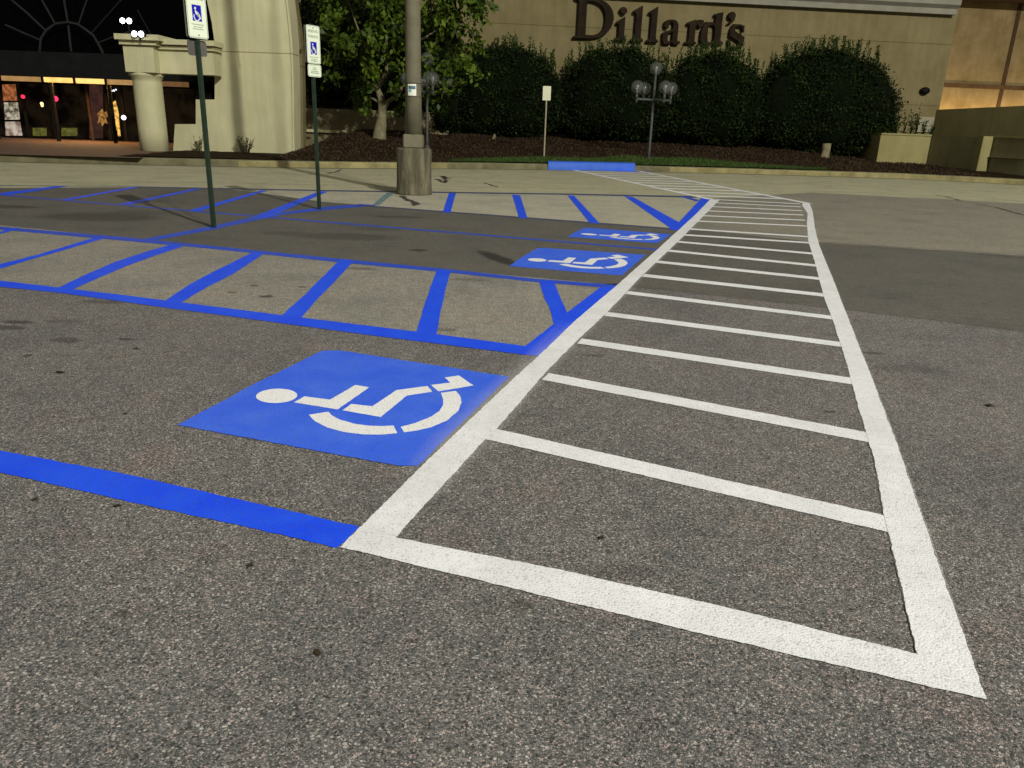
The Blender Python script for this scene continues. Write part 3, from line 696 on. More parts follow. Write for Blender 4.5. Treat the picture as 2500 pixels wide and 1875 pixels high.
# ------------------------------------------------------------------ globe lamps
m, nt, b = mat("clear_globe"); b.inputs["Base Color"].default_value = (.16, .165, .155, 1); b.inputs["Roughness"].default_value = .08
b.inputs["Transmission Weight"].default_value = .0; b.inputs["Alpha"].default_value = .30; b.inputs["Specular IOR Level"].default_value = .6
GLOBE = m
BULB = plain("bulb", (.22, .22, .20), (.30, .30, .27), 5, .3, 0)
GSTEEL = plain('dull_grey_steel', (.045, .048, .045), (.07, .072, .068), 8, .6, 0)
def globe_lamp(base, h, r, label, rz, spread):
    t = thing('globe_lamp', base, label, 'street lamp', 'five globe street lamps in the planting bed')
    bm = bmesh.new(); tube(bm, [(0, 0, -.15), (0, 0, .3), (0, 0, h)], [.065, .055, .045], 14); lathe(bm, [(.11, -.05), (.11, .06), (.06, .12)], (0, 0, 0), 16); from_bm('post', bm, GSTEEL, t, smooth=True)
    bm = bmesh.new(); zc = h - .95
    for a in (0, 90):
        c, s_ = math.cos(math.radians(a)), math.sin(math.radians(a))
        tube(bm, [(-spread * c, -spread * s_, zc - .12), (-spread * c, -spread * s_, zc), (-spread * .98 * c, -spread * .98 * s_, zc + .01), (spread * .98 * c, spread * .98 * s_, zc + .011), (spread * c, spread * s_, zc), (spread * c, spread * s_, zc - .12)], .045, 10)
    for a in (0, 90, 180, 270):
        c, s_ = math.cos(math.radians(a)), math.sin(math.radians(a)); tube(bm, [(spread * c, spread * s_, zc), (spread * c, spread * s_, zc + .22)], .05, 10)
    from_bm('arms', bm, GSTEEL, t, smooth=True)
    for k, (gx, gy, gz) in enumerate([(spread, 0, zc + .2 + r), (-spread, 0, zc + .2 + r), (0, spread, zc + .2 + r), (0, -spread, zc + .2 + r), (0, 0, h + r * .8)]):
        bm = bmesh.new(); bmesh.ops.create_uvsphere(bm, u_segments=28, v_segments=18, radius=r, matrix=Matrix.Translation((gx, gy, gz)))
        gl = from_bm('globe', bm, GLOBE, t, smooth=True)
        bm = bmesh.new(); tube(bm, [(gx, gy, gz - r * .9), (gx, gy, gz - r * .3), (gx, gy, gz + r * .1), (gx, gy, gz + r * .3)], [.05, .04, .07, .02], 10); from_bm('bulb', bm, BULB, gl, smooth=True)
    place(t, Matrix.Translation(base) @ Matrix.Rotation(rz, 4, 'Z'))
    return t
b4 = tp(1583, 391); top = V(1600, 163, b4[1])[2]
globe_lamp(b4, top - b4[2] - .25, .245, 'five globe street lamp in front of the middle bushes', math.radians(22), .76)
b5 = tp(1043, 362); top = V(1034, 140, b5[1])[2]
globe_lamp(b5, top - b5[2] - .25, .245, 'five globe street lamp half hidden behind the concrete light pole', math.radians(22), .76)

# ------------------------------------------------------------------ foliage
def leaves(name, P, D, size, m, parent, rs, asp=.5, fold=True, up=.0):
    n = len(P); P = np.array(P, dtype=np.float64); a = rs.normal(size=(n, 3)); a[:, 2] -= up; a /= np.linalg.norm(a, axis=1)[:, None]
    b = rs.normal(size=(n, 3)); b -= (b * a).sum(1)[:, None] * a; b /= np.linalg.norm(b, axis=1)[:, None]
    s = size * (.6 + .8 * rs.rand(n))[:, None]
    v = np.empty((n, 4, 3)); v[:, 0] = P; v[:, 1] = P + a * s * .55 + b * s * asp * .5; v[:, 2] = P + a * s; v[:, 3] = P + a * s * .55 - b * s * asp * .5
    me = bpy.data.meshes.new(name); me.from_pydata(v.reshape(-1, 3).tolist(), [], [(i * 4, i * 4 + 1, i * 4 + 2, i * 4 + 3) for i in range(n)])
    at = me.attributes.new("lv", 'FLOAT', 'POINT'); lv = np.repeat(np.clip(D, 0, 1), 4).astype(np.float32); at.data.foreach_set('value', lv)
    return link(name, me, m, parent)
def sstep(x): return x
def bush(cx_, cy_, zb, zt, rx, ry, label, seed, n=26000, shoots=26, flat=.35, group='clipped round bushes along the wall', shoot_span=.8):
    rs = np.random.RandomState(seed); t = thing('round_bush', (cx_, cy_, zb), label, 'bush', group)
    H = zt - zb; zc = zb + H * .42
    d = rs.normal(size=(n, 3)); d /= np.linalg.norm(d, axis=1)[:, None]
    lump = 1 + .05 * np.sin(d[:, 0] * 9 + seed) * np.cos(d[:, 2] * 7 + seed) + .035 * np.sin(d[:, 1] * 17 + d[:, 0] * 13) + .03 * rs.normal(size=n)
    rad = lump * (.90 + .10 * rs.rand(n))
    hz = np.where(d[:, 2] > 0, (zt - zc), (zc - zb) * 1.0)
    sup = np.where(d[:, 2] < 0, 1.0, 1.0)
    low = d[:, 2] < 0; hl = np.hypot(d[:, 0], d[:, 1]); kk = np.where(low, (1 - np.abs(d[:, 2]) ** 2.7) ** .5 / hl, (1 - np.abs(d[:, 2]) ** 1.4) ** .5 / hl); d[:, 0] *= kk; d[:, 1] *= kk
    X = d[:, 0] * rx; Y = d[:, 1] * ry; Z = np.sign(d[:, 2]) * np.abs(d[:, 2]) ** .85 * hz
    P = np.stack([X * rad, Y * rad, Z * rad + (zc - zb)], 1)
    P[:, 2] = np.maximum(P[:, 2], .05 + .25 * rs.rand(n))
    lv = .35 + .3 * np.sin(P[:, 0] * 3.1 + P[:, 2] * 2.3 + seed) * np.sin(P[:, 1] * 2.7 - P[:, 2] * 3.3) + .22 * rs.normal(size=n)
    leaves('foliage', P, lv, .115, HLEAF, t, rs, .55)
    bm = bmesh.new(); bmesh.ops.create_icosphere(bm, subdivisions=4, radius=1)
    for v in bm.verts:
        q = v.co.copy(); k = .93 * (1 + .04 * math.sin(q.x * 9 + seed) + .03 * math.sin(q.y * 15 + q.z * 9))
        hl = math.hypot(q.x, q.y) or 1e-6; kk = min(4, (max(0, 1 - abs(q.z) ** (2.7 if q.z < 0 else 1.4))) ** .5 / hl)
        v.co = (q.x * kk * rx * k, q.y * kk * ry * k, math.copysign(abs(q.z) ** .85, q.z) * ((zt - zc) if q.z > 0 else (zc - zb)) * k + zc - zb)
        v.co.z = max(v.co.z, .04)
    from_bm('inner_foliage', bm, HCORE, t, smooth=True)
    # upright new shoots along the top
    PP = []; LL = []; bm = bmesh.new(); shoots = int(shoots * 1.7)
    for k in range(shoots):
        x = (rs.rand() * 2 - 1) * rx * shoot_span; y = -ry * .45 + rs.rand() * ry * .9
        e = 1 - (x / rx) ** 2 - (y / ry) ** 2
        if e <= 0.05: continue
        z0 = (zt - zc) * e ** .40 + zc - zb - .10; L = .30 + rs.rand() * .40; lx = (rs.rand() - .5) * .12
        for j in range(34):
            tt = j / 34; PP.append((x + lx * tt, y, z0 + L * tt)); LL.append(.6 + .5 * rs.rand())
    bm.free()
    if PP: leaves('shoot_leaves', PP, np.array(LL) + .3, .12, HLEAF, t, rs, .34, up=-1.6)
    place(t, Matrix.Translation((cx_, cy_, zb)))
    return t
def bpx(pl, pr_, pt, pb, Y, label, seed, ry=1.9, **kw):
    xl = V(pl, (pt + pb) / 2, Y)[0]; xr = V(pr_, (pt + pb) / 2, Y)[0]; pm = (pl + pr_) / 2
    zt = V(pm, pt, Y)[2]; zb = V(pm, pb, Y)[2]
    return bush((xl + xr) / 2, Y, zb, zt, (xr - xl) / 2, ry, label, seed, **kw)
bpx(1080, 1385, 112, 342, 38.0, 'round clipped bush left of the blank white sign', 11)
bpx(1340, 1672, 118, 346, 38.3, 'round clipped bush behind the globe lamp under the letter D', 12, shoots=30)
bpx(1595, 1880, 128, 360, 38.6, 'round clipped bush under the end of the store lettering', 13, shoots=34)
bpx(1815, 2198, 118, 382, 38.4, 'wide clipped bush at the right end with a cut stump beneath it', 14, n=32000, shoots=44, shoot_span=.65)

bpx(1040, 2130, 285, 352, 42.0, 'long low dark mass of leaves added behind the round bushes', 18, n=14000, shoots=0, ry=.7, group='low plants')  # added to hide the lit wall where the gaps should lie in shade
# trunk stubs below the bushes
def stump(px, py0, py1, r, label, m=BARK):
    b_ = tp(px, py0); h = V(px, py1, b_[1])[2] - b_[2]; t = thing('tree_stump', b_, label, 'stump')
    bm = bmesh.new(); tube(bm, [(0, 0, -.1), (0, 0, .05), (.02, 0, h * .6), (.01, 0, h)], [r * 1.2, r, r * .85, r * .9], 12)
    for v in bm.verts: v.co.x += .02 * math.sin(v.co.z * 13 + v.co.y * 20)
    o = from_bm('stump_wood', bm, m, t, smooth=True); place(t, Matrix.Translation(b_)); return t
stump(2013, 384, 350, .20, 'pale cut stump under the right end bush')
stump(1205, 340, 328, .07, 'tiny pale stub at the foot of the left bush')
stump(1775, 347, 329, .11, 'short mossy stub between the middle bushes', plain("mossy", (.10, .10, .04), (.16, .15, .07), 8, .9, .3))

# broadleaf tree behind the light pole
tb = tp(925, 339); TY = tb[1]
tree = thing('broadleaf_tree', tb, 'leafy tree with a pale forked trunk left of the concrete light pole', 'tree')
def tv(px, py, dy=0): q = V(px, py, TY + dy); return Vector((q[0] - tb[0], q[1] - tb[1], q[2] - tb[2]))
bm = bmesh.new()
tube(bm, [tv(927, 345), tv(926, 335), tv(929, 310), tv(934, 285), tv(934, 262), tv(930, 240), tv(920, 212), tv(912, 205)], [.34, .27, .23, .20, .185, .14, .10, .085], 14)
tube(bm, [tv(933, 268), tv(942, 256), tv(950, 246, -.2), tv(972, 232, -.5), tv(984, 205, -.6), tv(990, 180, -.6), tv(1000, 140, -.4)], [.15, .12, .09, .075, .06, .05, .03], 10)
tube(bm, [tv(922, 215), tv(935, 198), tv(944, 168), tv(943, 120), tv(946, 60), tv(950, -30), tv(960, -120)], [.09, .08, .065, .06, .05, .04, .02], 10)
tube(bm, [tv(914, 208), tv(906, 190), tv(904, 155), tv(890, 110), tv(870, 60), tv(850, 0)], [.085, .06, .05, .045, .03, .02], 10)
tube(bm, [tv(928, 250), tv(912, 242, .2), tv(895, 236, .4)], [.07, .045, .02], 8)
tube(bm, [tv(944, 150), tv(985, 120, -.5), tv(1040, 90, -.8), tv(1090, 60, -.8)], [.06, .05, .04, .02], 8)
tube(bm, [tv(990, 180, -.6), tv(1040, 200, -.6), tv(1090, 225, -.4)], [.05, .035, .015], 8)
from_bm('trunk', bm, BARK, tree, smooth=True)
rs = np.random.RandomState(21); LP = []; LV = []
CL = []
while len(CL) < 165:
    px = rs.uniform(790, 1190); py = rs.uniform(-170, 275)
    c = ((px - 985) / 205) ** 2 + ((py - 60) / 205) ** 2
    if c > 1 + .15 * math.sin(px * .05 + py * .03): continue
    if px < 960 and py > 190 and rs.rand() < .7: continue
    if 985 < px < 1180 and py > 240 and rs.rand() < .6: continue
    CL.append((px, py, rs.uniform(-1.9, 1.6)))
for (px, py, dy) in CL:
    c = tv(px, py, dy); k = rs.uniform(.17, .40); droop = rs.uniform(.4, .8); br = rs.uniform(.15, .75)
    nl = int(34 + 70 * k)
    for _ in range(nl):
        q = rs.normal(size=3) * k * .55; q[2] *= .7; r2 = math.hypot(q[0], q[1]); q[2] -= droop * r2 * .7
        LP.append((c.x + q[0], c.y + q[1], c.z + q[2])); LV.append(br + .25 * rs.normal())
leaves('crown', LP, np.array(LV), .22, LEAF, tree, rs, .62, up=.9)
place(tree, Matrix.Translation(tb))

# dark evergreens closing the gap behind the tree
def evergreen(px0, px1, pt, pb, Y, label, seed, n=9000, ry=1.3):
    rs = np.random.RandomState(seed); a = V(px0, (pt + pb) / 2, Y); b = V(px1, (pt + pb) / 2, Y); zt = V((px0 + px1) / 2, pt, Y)[2]; zb = V((px0 + px1) / 2, pb, Y)[2]
    c = ((a[0] + b[0]) / 2, Y, zb); t = thing('evergreen_shrub', c, label, 'shrub', 'dark evergreens behind the tree')
    rx = (b[0] - a[0]) / 2; H = zt - zb; u = rs.rand(n); th = rs.rand(n) * 6.283
    env = np.clip(np.sin(np.pi * np.clip(u * .93 + .07, 0, 1)) ** .45, .2, 1) * (1 + .12 * np.sin(u * 11 + th * 3) + .08 * rs.normal(size=n))
    rr = (.78 + .22 * rs.rand(n)) * env
    P = np.stack([rx * rr * np.cos(th), ry * rr * np.sin(th), H * u], 1)
    leaves('foliage', P, .3 + .3 * np.sin(P[:, 0] * 4 + P[:, 2] * 3) + .2 * rs.normal(size=n), .15, HLEAF, t, rs, .55)
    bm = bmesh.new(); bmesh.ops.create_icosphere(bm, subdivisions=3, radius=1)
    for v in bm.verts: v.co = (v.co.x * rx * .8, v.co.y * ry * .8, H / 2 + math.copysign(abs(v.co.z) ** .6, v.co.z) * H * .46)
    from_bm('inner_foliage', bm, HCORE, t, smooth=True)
    bm = bmesh.new(); tube(bm, [(0, 0, -.6), (0, 0, H * .3)], .12, 8); from_bm('trunk', bm, HCORE, t)
    place(t, Matrix.Translation(c)); return t
evergreen(722, 880, -120, 285, 39.0, 'dark evergreen between the cream pier and the tree trunk', 31)
evergreen(850, 1010, -130, 290, 39.5, 'dark evergreen directly behind the tree trunk', 32)
evergreen(980, 1130, 40, 322, 38.6, 'dark evergreen behind the light pole', 33)
bpx(1035, 1140, 160, 345, 37.6, 'low dark bush between the light pole and the round bushes', 15, n=8000, shoots=0, ry=1.3)

# small bare weeds and shrubs
def twigs(name, px, py, hpx, wpx, label, cat, seed, m, nst=14, leaf=None, Y=None):
    b_ = tp(px, py) if Y is None else V(px, py, Y); h = V(px, py - hpx, b_[1])[2] - b_[2]; w = V(px + wpx / 2, py, b_[1])[0] - b_[0]; rnd = random.Random(seed)
    t = thing(name, b_, label, cat); bm = bmesh.new(); LPx = []
    for k in range(nst):
        x = (rnd.random() * 2 - 1) * w; y = (rnd.random() - .5) * .3; L = h * (.4 + .6 * rnd.random())
        pts = [(x * .4, y * .5, -.03), (x * .7, y * .8, L * .5), (x + (rnd.random() - .5) * .1, y, L)]
        tube(bm, pts, [.014, .010, .004], 5)
        for j in range(8): tt = .3 + .7 * rnd.random(); LPx.append((x * (.5 + .5 * tt), y, L * tt))
    from_bm('stems', bm, m, t)
    if leaf: r2 = np.random.RandomState(seed); leaves('leaves', LPx, r2.rand(len(LPx)), .09, leaf, t, r2, .4)
    place(t, Matrix.Translation(b_)); return t
TW = plain("dry_stems", (.06, .045, .02), (.10, .08, .035), 8, .9, 0)
WEED = leafmat("weed_leaves", [(.05, .05, .018), (.10, .095, .035), (.15, .14, .055)], .6)
twigs('bare_shrub', 598, 371, 38, 56, 'small bare twiggy shrub at the foot of the cream pier', 'shrub', 3, TW, 22, WEED, Y=28.8)
twigs('leafy_weed', 488, 372, 48, 20, 'narrow leafy weed beside the stepped pier', 'weed', 4, TW, 12, WEED, Y=28.9)

# ------------------------------------------------------------------ store wall with lettering (right)
WO = (2.67, 45.3); WA = math.radians(6.0); wd = Vector((math.cos(WA), math.sin(WA), 0)); wnrm = Vector((math.sin(WA), -math.cos(WA), 0))
def W3(s, z, out=0.0): return Vector((WO[0], WO[1], 0)) + wd * s + Vector((0, 0, z)) + wnrm * out
def wpx(px, py, out=0.0):
    o = (WO[0] + wnrm.x * out, WO[1] + wnrm.y * out); s, z = onwall(px, py, o, WA); return s, z
s_r, _ = wpx(2296, 250); s_l = wpx(700, 200)[0]
store = thing('store_building', (WO[0], WO[1], 0), 'tan stucco department store wall behind the row of round bushes', 'building')
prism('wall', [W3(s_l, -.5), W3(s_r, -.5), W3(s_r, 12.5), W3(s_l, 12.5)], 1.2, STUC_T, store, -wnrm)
cs, cz = wpx(2335, 36, .4)
ck = [(0, cz), (.4, cz), (.4, cz + .28), (.65, cz + .45), (.65, cz + 1.1), (0, cz + 1.1)]
prism('cornice', [W3(cs + .0, z, o) for o, z in ck], cs - s_l + 6, TRIM, store, -wd)
# recessed bay to the right of the wall corner, lit from behind the ramp
rw0 = W3(s_r - .5, 0, -7.0)
def R3(s, z, out=0.0): return rw0 + wd * s + Vector((0, 0, z)) + wnrm * out
prism('recess_wall', [R3(-2, -.5), R3(16, -.5), R3(16, 12.5), R3(-2, 12.5)], .4, WARM, store, -wnrm)
def rpx(px, py, out=0): return onwall(px, py, (rw0.x + wnrm.x * out, rw0.y + wnrm.y * out), WA)
JD = plain("rusty_joint", (.035, .018, .005), (.07, .036, .010), 3, .9, .1)
a = rpx(2434, 270); b_ = rpx(2485, 0)
prism('panel_joint', [R3(a[0] - .13, -.4, .06), R3(a[0] + .13, -.4, .06), R3(a[0] + .13, 12.4, .06), R3(a[0] - .13, 12.4, .06)], .05, JD, store, -wnrm)
zj = rpx(2400, 211)[1]
prism('panel_joint', [R3(-1.9, zj - .13, .08), R3(15.9, zj - .13, .08), R3(15.9, zj + .13, .08), R3(-1.9, zj + .13, .08)], .05, plain("stained_band", (.05, .026, .008), (.09, .048, .015), 3, .9, .1), store, -wnrm)
zt_ = rpx(2400, 4)[1]
prism('recess_fascia', [R3(-1.9, zt_, 1.5), R3(15.9, zt_, 1.5), R3(15.9, 12.3, 1.5), R3(-1.9, 12.3, 1.5)], 1.4, plain("brown_fascia", (.03, .018, .01), (.05, .03, .015), 3, .8, 0), store, -wnrm)
# wall box and camera dome
a = wpx(2243, 285); b_ = wpx(2268, 323)
prism('wall_box', [W3(a[0], b_[1], .12), W3(b_[0] + .1, b_[1], .12), W3(b_[0] + .1, a[1], .12), W3(a[0], a[1], .12)], .115, plain("pale_box", (.30, .275, .19), (.34, .31, .22), 4, .7, 0), store, -wnrm)
a = wpx(2254, 222); c_ = W3(a[0], a[1], .16)
bm = bmesh.new(); bmesh.ops.create_uvsphere(bm, u_segments=20, v_segments=12, radius=.24, matrix=Matrix.Translation(c_) @ Matrix.Diagonal((1.15, .9, .85, 1))); from_bm('dome_lamp', bm, DARK, store, smooth=True)

# raised serif lettering, each glyph drawn in a unit box
def bz(p0, p1, p2, p3, n=8):
    return [tuple((1 - t) ** 3 * a + 3 * (1 - t) ** 2 * t * b + 3 * (1 - t) * t * t * c + t ** 3 * d for a, b, c, d in zip(p0, p1, p2, p3)) for t in [k / n for k in range(n)]]
GD = [[(0, 0), *bz((.30, 0), (.75, -.01), (1.0, .22), (1.0, .52)), *bz((1.0, .52), (1.0, .82), (.76, 1.0), (.42, 1.0)), (.42, 1.0), (0, 1.0), (0, .965), (.10, .93), (.10, .07), (0, .035)],
      [(.30, .10), (.30, .93), *bz((.36, .935), (.62, .93), (.80, .80), (.80, .51)), *bz((.80, .51), (.80, .22), (.64, .075), (.42, .075)), (.36, .08)]]
def stem(h, x0=.28, x1=.78): return [(0, 0), (1, 0), (1, .05 / h), (x1 + .04, .085 / h), (x1, .15 / h), (x1, 1.0), (x1 - .10, .985), (.04, 1 - .15 / h), (.04, 1 - .19 / h), (x0, 1 - .21 / h), (x0, .12 / h), (x0 - .08, .08 / h), (0, .05 / h)]
GI = [stem(.62)[:]]
GI = [[(x, y * .70) for x, y in stem(.66)], [(x, y) for x, y in [(.30 + .0, .87), *[(.58 + .32 * math.cos(t), .885 + .105 * math.sin(t)) for t in [math.pi * (1.0 - 1.25 * k / 14) for k in range(15)]], (.55, .78)]]]
GL = [stem(1.0)]
GA = [[(.04, .80), *bz((.06, .90), (.20, 1.0), (.36, 1.0), (.48, 1.0)), *bz((.48, 1.0), (.72, 1.0), (.84, .90), (.84, .70)), (.84, .16), (.88, .10), (1.0, .12), (1.0, .05), *bz((.96, .01), (.90, -.01), (.80, -.01), (.76, .0)), *bz((.66, .0), (.60, .03), (.58, .09), (.57, .13)), *bz((.48, .03), (.40, -.01), (.30, -.01), (.26, -.01)), *bz((.12, -.01), (.0, .08), (.0, .22), (.0, .26)), *bz((.0, .44), (.20, .52), (.56, .60), (.57, .62)), (.57, .78), *bz((.57, .88), (.50, .92), (.42, .92), (.40, .92)), *bz((.34, .92), (.30, .86), (.30, .78), (.29, .72)), *bz((.26, .64), (.08, .64), (.04, .74), (.04, .80))],
      [(.57, .52), (.57, .22), *bz((.52, .12), (.46, .10), (.40, .10), (.38, .10)), *bz((.30, .10), (.27, .18), (.27, .26), (.27, .30)), *bz((.27, .42), (.38, .46), (.50, .50), (.57, .52))]]
GR = [[(0, 0), (.66, 0), (.66, .05), (.56, .08), (.54, .14), (.54, .66), *bz((.56, .76), (.62, .82), (.68, .82), (.70, .80)), *bz((.74, .70), (.98, .68), (1.0, .86), (1.0, .88)), *bz((1.0, .98), (.90, 1.0), (.82, 1.0), (.80, 1.0)), *bz((.68, 1.0), (.60, .92), (.55, .84), (.54, .82)), (.54, 1.0), (.46, .985), (.03, .86), (.03, .81), (.20, .78), (.20, .14), (.14, .08), (0, .05)]]
GDL = [[(.60, .10), (.60, 0.0), (.66, .0), (1.0, .05), (1.0, .09), (.90, .11), (.88, .16), (.88, 1.0), (.80, .985), (.52, .93), (.52, .89), (.60, .875), (.60, .63), *bz((.55, .66), (.48, .68), (.40, .68), (.38, .68)), *bz((.16, .68), (.0, .52), (.0, .32), (.0, .30)), *bz((.0, .12), (.12, -.02), (.32, -.02), (.34, -.02)), *bz((.46, -.02), (.54, .04), (.58, .08), (.60, .10))],
       [(.60, .18), *bz((.56, .10), (.50, .07), (.46, .07), (.44, .07)), *bz((.32, .07), (.28, .20), (.28, .34), (.28, .36)), *bz((.28, .52), (.34, .61), (.44, .61), (.46, .61)), *bz((.52, .61), (.57, .58), (.60, .52), (.60, .50))]]
GAP = [[*[(.5 + .5 * math.cos(t), .70 + .30 * math.sin(t)) for t in [math.pi * (1.25 - 1.45 * k / 18) for k in range(19)]], *bz((.95, .45), (.85, .22), (.55, .05), (.12, 0)), (.06, .05), *bz((.35, .14), (.52, .28), (.50, .42), (.48, .42)), (.30, .43)]]
GS = [[(.04, .02), *bz((.16, .05), (.28, -.01), (.42, -.01), (.44, -.01)), *bz((.80, -.01), (1.0, .12), (1.0, .31), (1.0, .32)), *bz((1.0, .50), (.78, .56), (.56, .64), (.55, .645)), *bz((.40, .70), (.32, .75), (.32, .82), (.32, .83)), *bz((.32, .90), (.42, .94), (.54, .94), (.56, .94)), *bz((.74, .94), (.84, .84), (.86, .70), (.86, .70)), (.93, .70), (.92, .98), (.84, .965), *bz((.76, 1.0), (.66, 1.01), (.54, 1.01), (.52, 1.01)), *bz((.22, 1.01), (.04, .88), (.04, .70), (.04, .69)), *bz((.04, .52), (.24, .45), (.46, .37), (.48, .365)), *bz((.64, .31), (.72, .26), (.72, .18), (.72, .17)), *bz((.72, .10), (.62, .06), (.48, .06), (.46, .06)), *bz((.26, .06), (.12, .16), (.08, .34), (.08, .34)), (.0, .34)]]
LET = [(GD, 95, 552, -10, 462), (GI, 582, 712, 88, 482), (GL, 772, 908, 76, 492), (GL, 955, 1084, 88, 502), (GA, 1130, 1335, 240, 522), (GR, 1398, 1592, 240, 520), (GDL, 1580, 1842, 148, 532), (GAP, 1892, 1972, 150, 292), (GS, 1898, 2078, 298, 572)]
sgn = thing('store_sign', W3(wpx(1400, 95)[0], wpx(1400, 95)[1]), "dark bronze raised lettering reading Dillard's on the tan wall", 'sign')
for G_, xl, xr, yt, yb in LET:
    xm = (xl + xr) / 2
    s0, _ = wpx(1380 + xl / 4.809, (yt + yb) / 2 / 4.809); s1, _ = wpx(1380 + xr / 4.809, (yt + yb) / 2 / 4.809)
    _, z1 = wpx(1380 + xm / 4.809, yt / 4.809); _, z0 = wpx(1380 + xm / 4.809, yb / 4.809)
    cu = bpy.data.curves.new('letter', 'CURVE'); cu.dimensions = '2D'; cu.fill_mode = 'BOTH'; cu.extrude = .10; cu.bevel_depth = .015; cu.bevel_resolution = 1
    for poly in G_:
        sp_ = cu.splines.new('POLY'); sp_.points.add(len(poly) - 1); sp_.use_cyclic_u = True
        for q, (x, y) in zip(sp_.points, poly): q.co = (s0 + (s1 - s0) * x, z0 + (z1 - z0) * y, 0, 1)
    tmp = bpy.data.objects.new('letter', cu); COL.objects.link(tmp); bpy.context.view_layer.update()
    me = bpy.data.meshes.new_from_object(tmp.evaluated_get(bpy.context.evaluated_depsgraph_get())); bpy.data.objects.remove(tmp); bpy.data.curves.remove(cu)
    for v in me.vertices: v.co = W3(v.co.x, v.co.y, .22 + v.co.z)
    link('letter', me, LETTER, sgn)

# low stucco walls of the ramp at the right
def lowwall(name, p0, p1, zb, zt0, zt1, th, m, label, cat='wall', cap=None):
    p0, p1 = Vector((*p0, 0)), Vector((*p1, 0)); d = (p1 - p0).normalized(); n = Vector((-d.y, d.x, 0))
    t = thing(name, (p0.x, p0.y, zb), label, cat)
    prism('wall_face', [p0 + Vector((0, 0, zb)), p1 + Vector((0, 0, zb)), p1 + Vector((0, 0, zt1)), p0 + Vector((0, 0, zt0))], th, m, t, n)
    if cap:
        e = .04
        a0, a1 = p0 - n * e, p1 - n * e
        prism('coping', [a0 + Vector((0, 0, zt0 + .001)), a1 + Vector((0, 0, zt1 + .001)), a1 + Vector((0, 0, zt1 + .07)), a0 + Vector((0, 0, zt0 + .07))], th + 2 * e, cap, t, n)
    return t
YA = 36.0
aL, aR = V(2140, 393, YA), V(2262, 393, YA)
zA = V(2200, 330, YA)[2]
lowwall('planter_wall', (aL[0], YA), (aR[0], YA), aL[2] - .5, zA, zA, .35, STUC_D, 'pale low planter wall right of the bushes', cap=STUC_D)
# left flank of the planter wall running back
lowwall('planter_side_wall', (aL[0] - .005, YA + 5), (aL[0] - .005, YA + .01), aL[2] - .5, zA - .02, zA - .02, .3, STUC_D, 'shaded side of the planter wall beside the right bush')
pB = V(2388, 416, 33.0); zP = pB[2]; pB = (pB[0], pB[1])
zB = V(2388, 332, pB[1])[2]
lowwall('ramp_wall', (aR[0] + .02, YA + .06), (pB[0] - .2, pB[1] + .15), aL[2] - .6, zA, zB - .03, .25, STUC_SHADE, 'dim ramp wall between the pale planter wall and the end pillar')
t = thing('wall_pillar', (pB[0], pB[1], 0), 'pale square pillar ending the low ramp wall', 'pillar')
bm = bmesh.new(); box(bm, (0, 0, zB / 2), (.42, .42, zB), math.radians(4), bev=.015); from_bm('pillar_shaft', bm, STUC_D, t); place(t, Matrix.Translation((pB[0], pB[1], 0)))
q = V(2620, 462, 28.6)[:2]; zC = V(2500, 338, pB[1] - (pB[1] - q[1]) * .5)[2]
lowwall('ramp_wall', (pB[0] + .22, pB[1] + .1), q, 0, zB - .03, V(2620, 345, q[1])[2], .25, STUC_SHADE, 'dim ramp wall leaving the frame right of the pillar', cap=STUC_D)
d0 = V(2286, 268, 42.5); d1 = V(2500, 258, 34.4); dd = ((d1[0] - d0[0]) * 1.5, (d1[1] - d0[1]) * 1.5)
lowwall('upper_ramp_wall', (d0[0], d0[1]), (d0[0] + dd[0], d0[1] + dd[1]), 0, d0[2], d0[2] + (d1[2] - d0[2]) * 1.5, .3, STUC_LIFT, 'long dark parapet above the ramp in front of the lit recess')
# ramp deck
sheet('ramp_deck', [(aR[0], YA + .4), (pB[0], pB[1] + .4), (q[0], q[1] + .4), (40, 30), (40, 50), (d0[0], 42.4)], .9, CONC)
sheet('planter_soil', [(aL[0] + .3, YA + .34), (aR[0], YA + .34), (d0[0], 42.3), (aL[0] + .3, 42.3)], zA - .06, MULCH)
r2 = random.Random(9)
for k, (px, hp) in enumerate([(2165, 30), (2185, 36), (2205, 55), (2222, 50), (2236, 72), (2252, 38), (2270, 30), (2142, 22)]):
    Yk = YA + .6 + r2.random() * .6; bpos = V(px, 329, Yk); bpos = (bpos[0], Yk, zA - .06)
    h = hp / 1878 * Yk; t = thing('tall_weed', bpos, ['short broad weed', 'leafy weed', 'tall thin weed', 'bushy weed', 'tallest thin weed', 'curved weed', 'short weed nearest the wall corner', 'low weed at the left end'][k] + ' on top of the pale planter wall', 'weed', 'weeds growing above the planter wall')
    bm = bmesh.new(); Lw = []
    for s_ in range(4):
        dx = (r2.random() - .5) * .35; LL = h * (.5 + .5 * r2.random() if s_ else 1); tube(bm, [(0, 0, -.05), (dx * .4, 0, LL * .5), (dx, 0, LL)], [.016, .011, .004], 5)
        for j in range(22): tt = r2.random(); Lw.append((dx * tt, (r2.random() - .5) * .08, LL * tt))
    from_bm('stem', bm, HCORE, t); rr = np.random.RandomState(k); leaves('leaves', Lw, .5 + .5 * rr.rand(len(Lw)), .15, HLEAF, t, rr, .3)
    place(t, Matrix.Translation(bpos))
bpx(2085, 2150, 312, 332, YA + 1.5, 'low spreading plant at the left end of the planter wall', 16, n=1500, shoots=0, ry=.5, group='low plants')

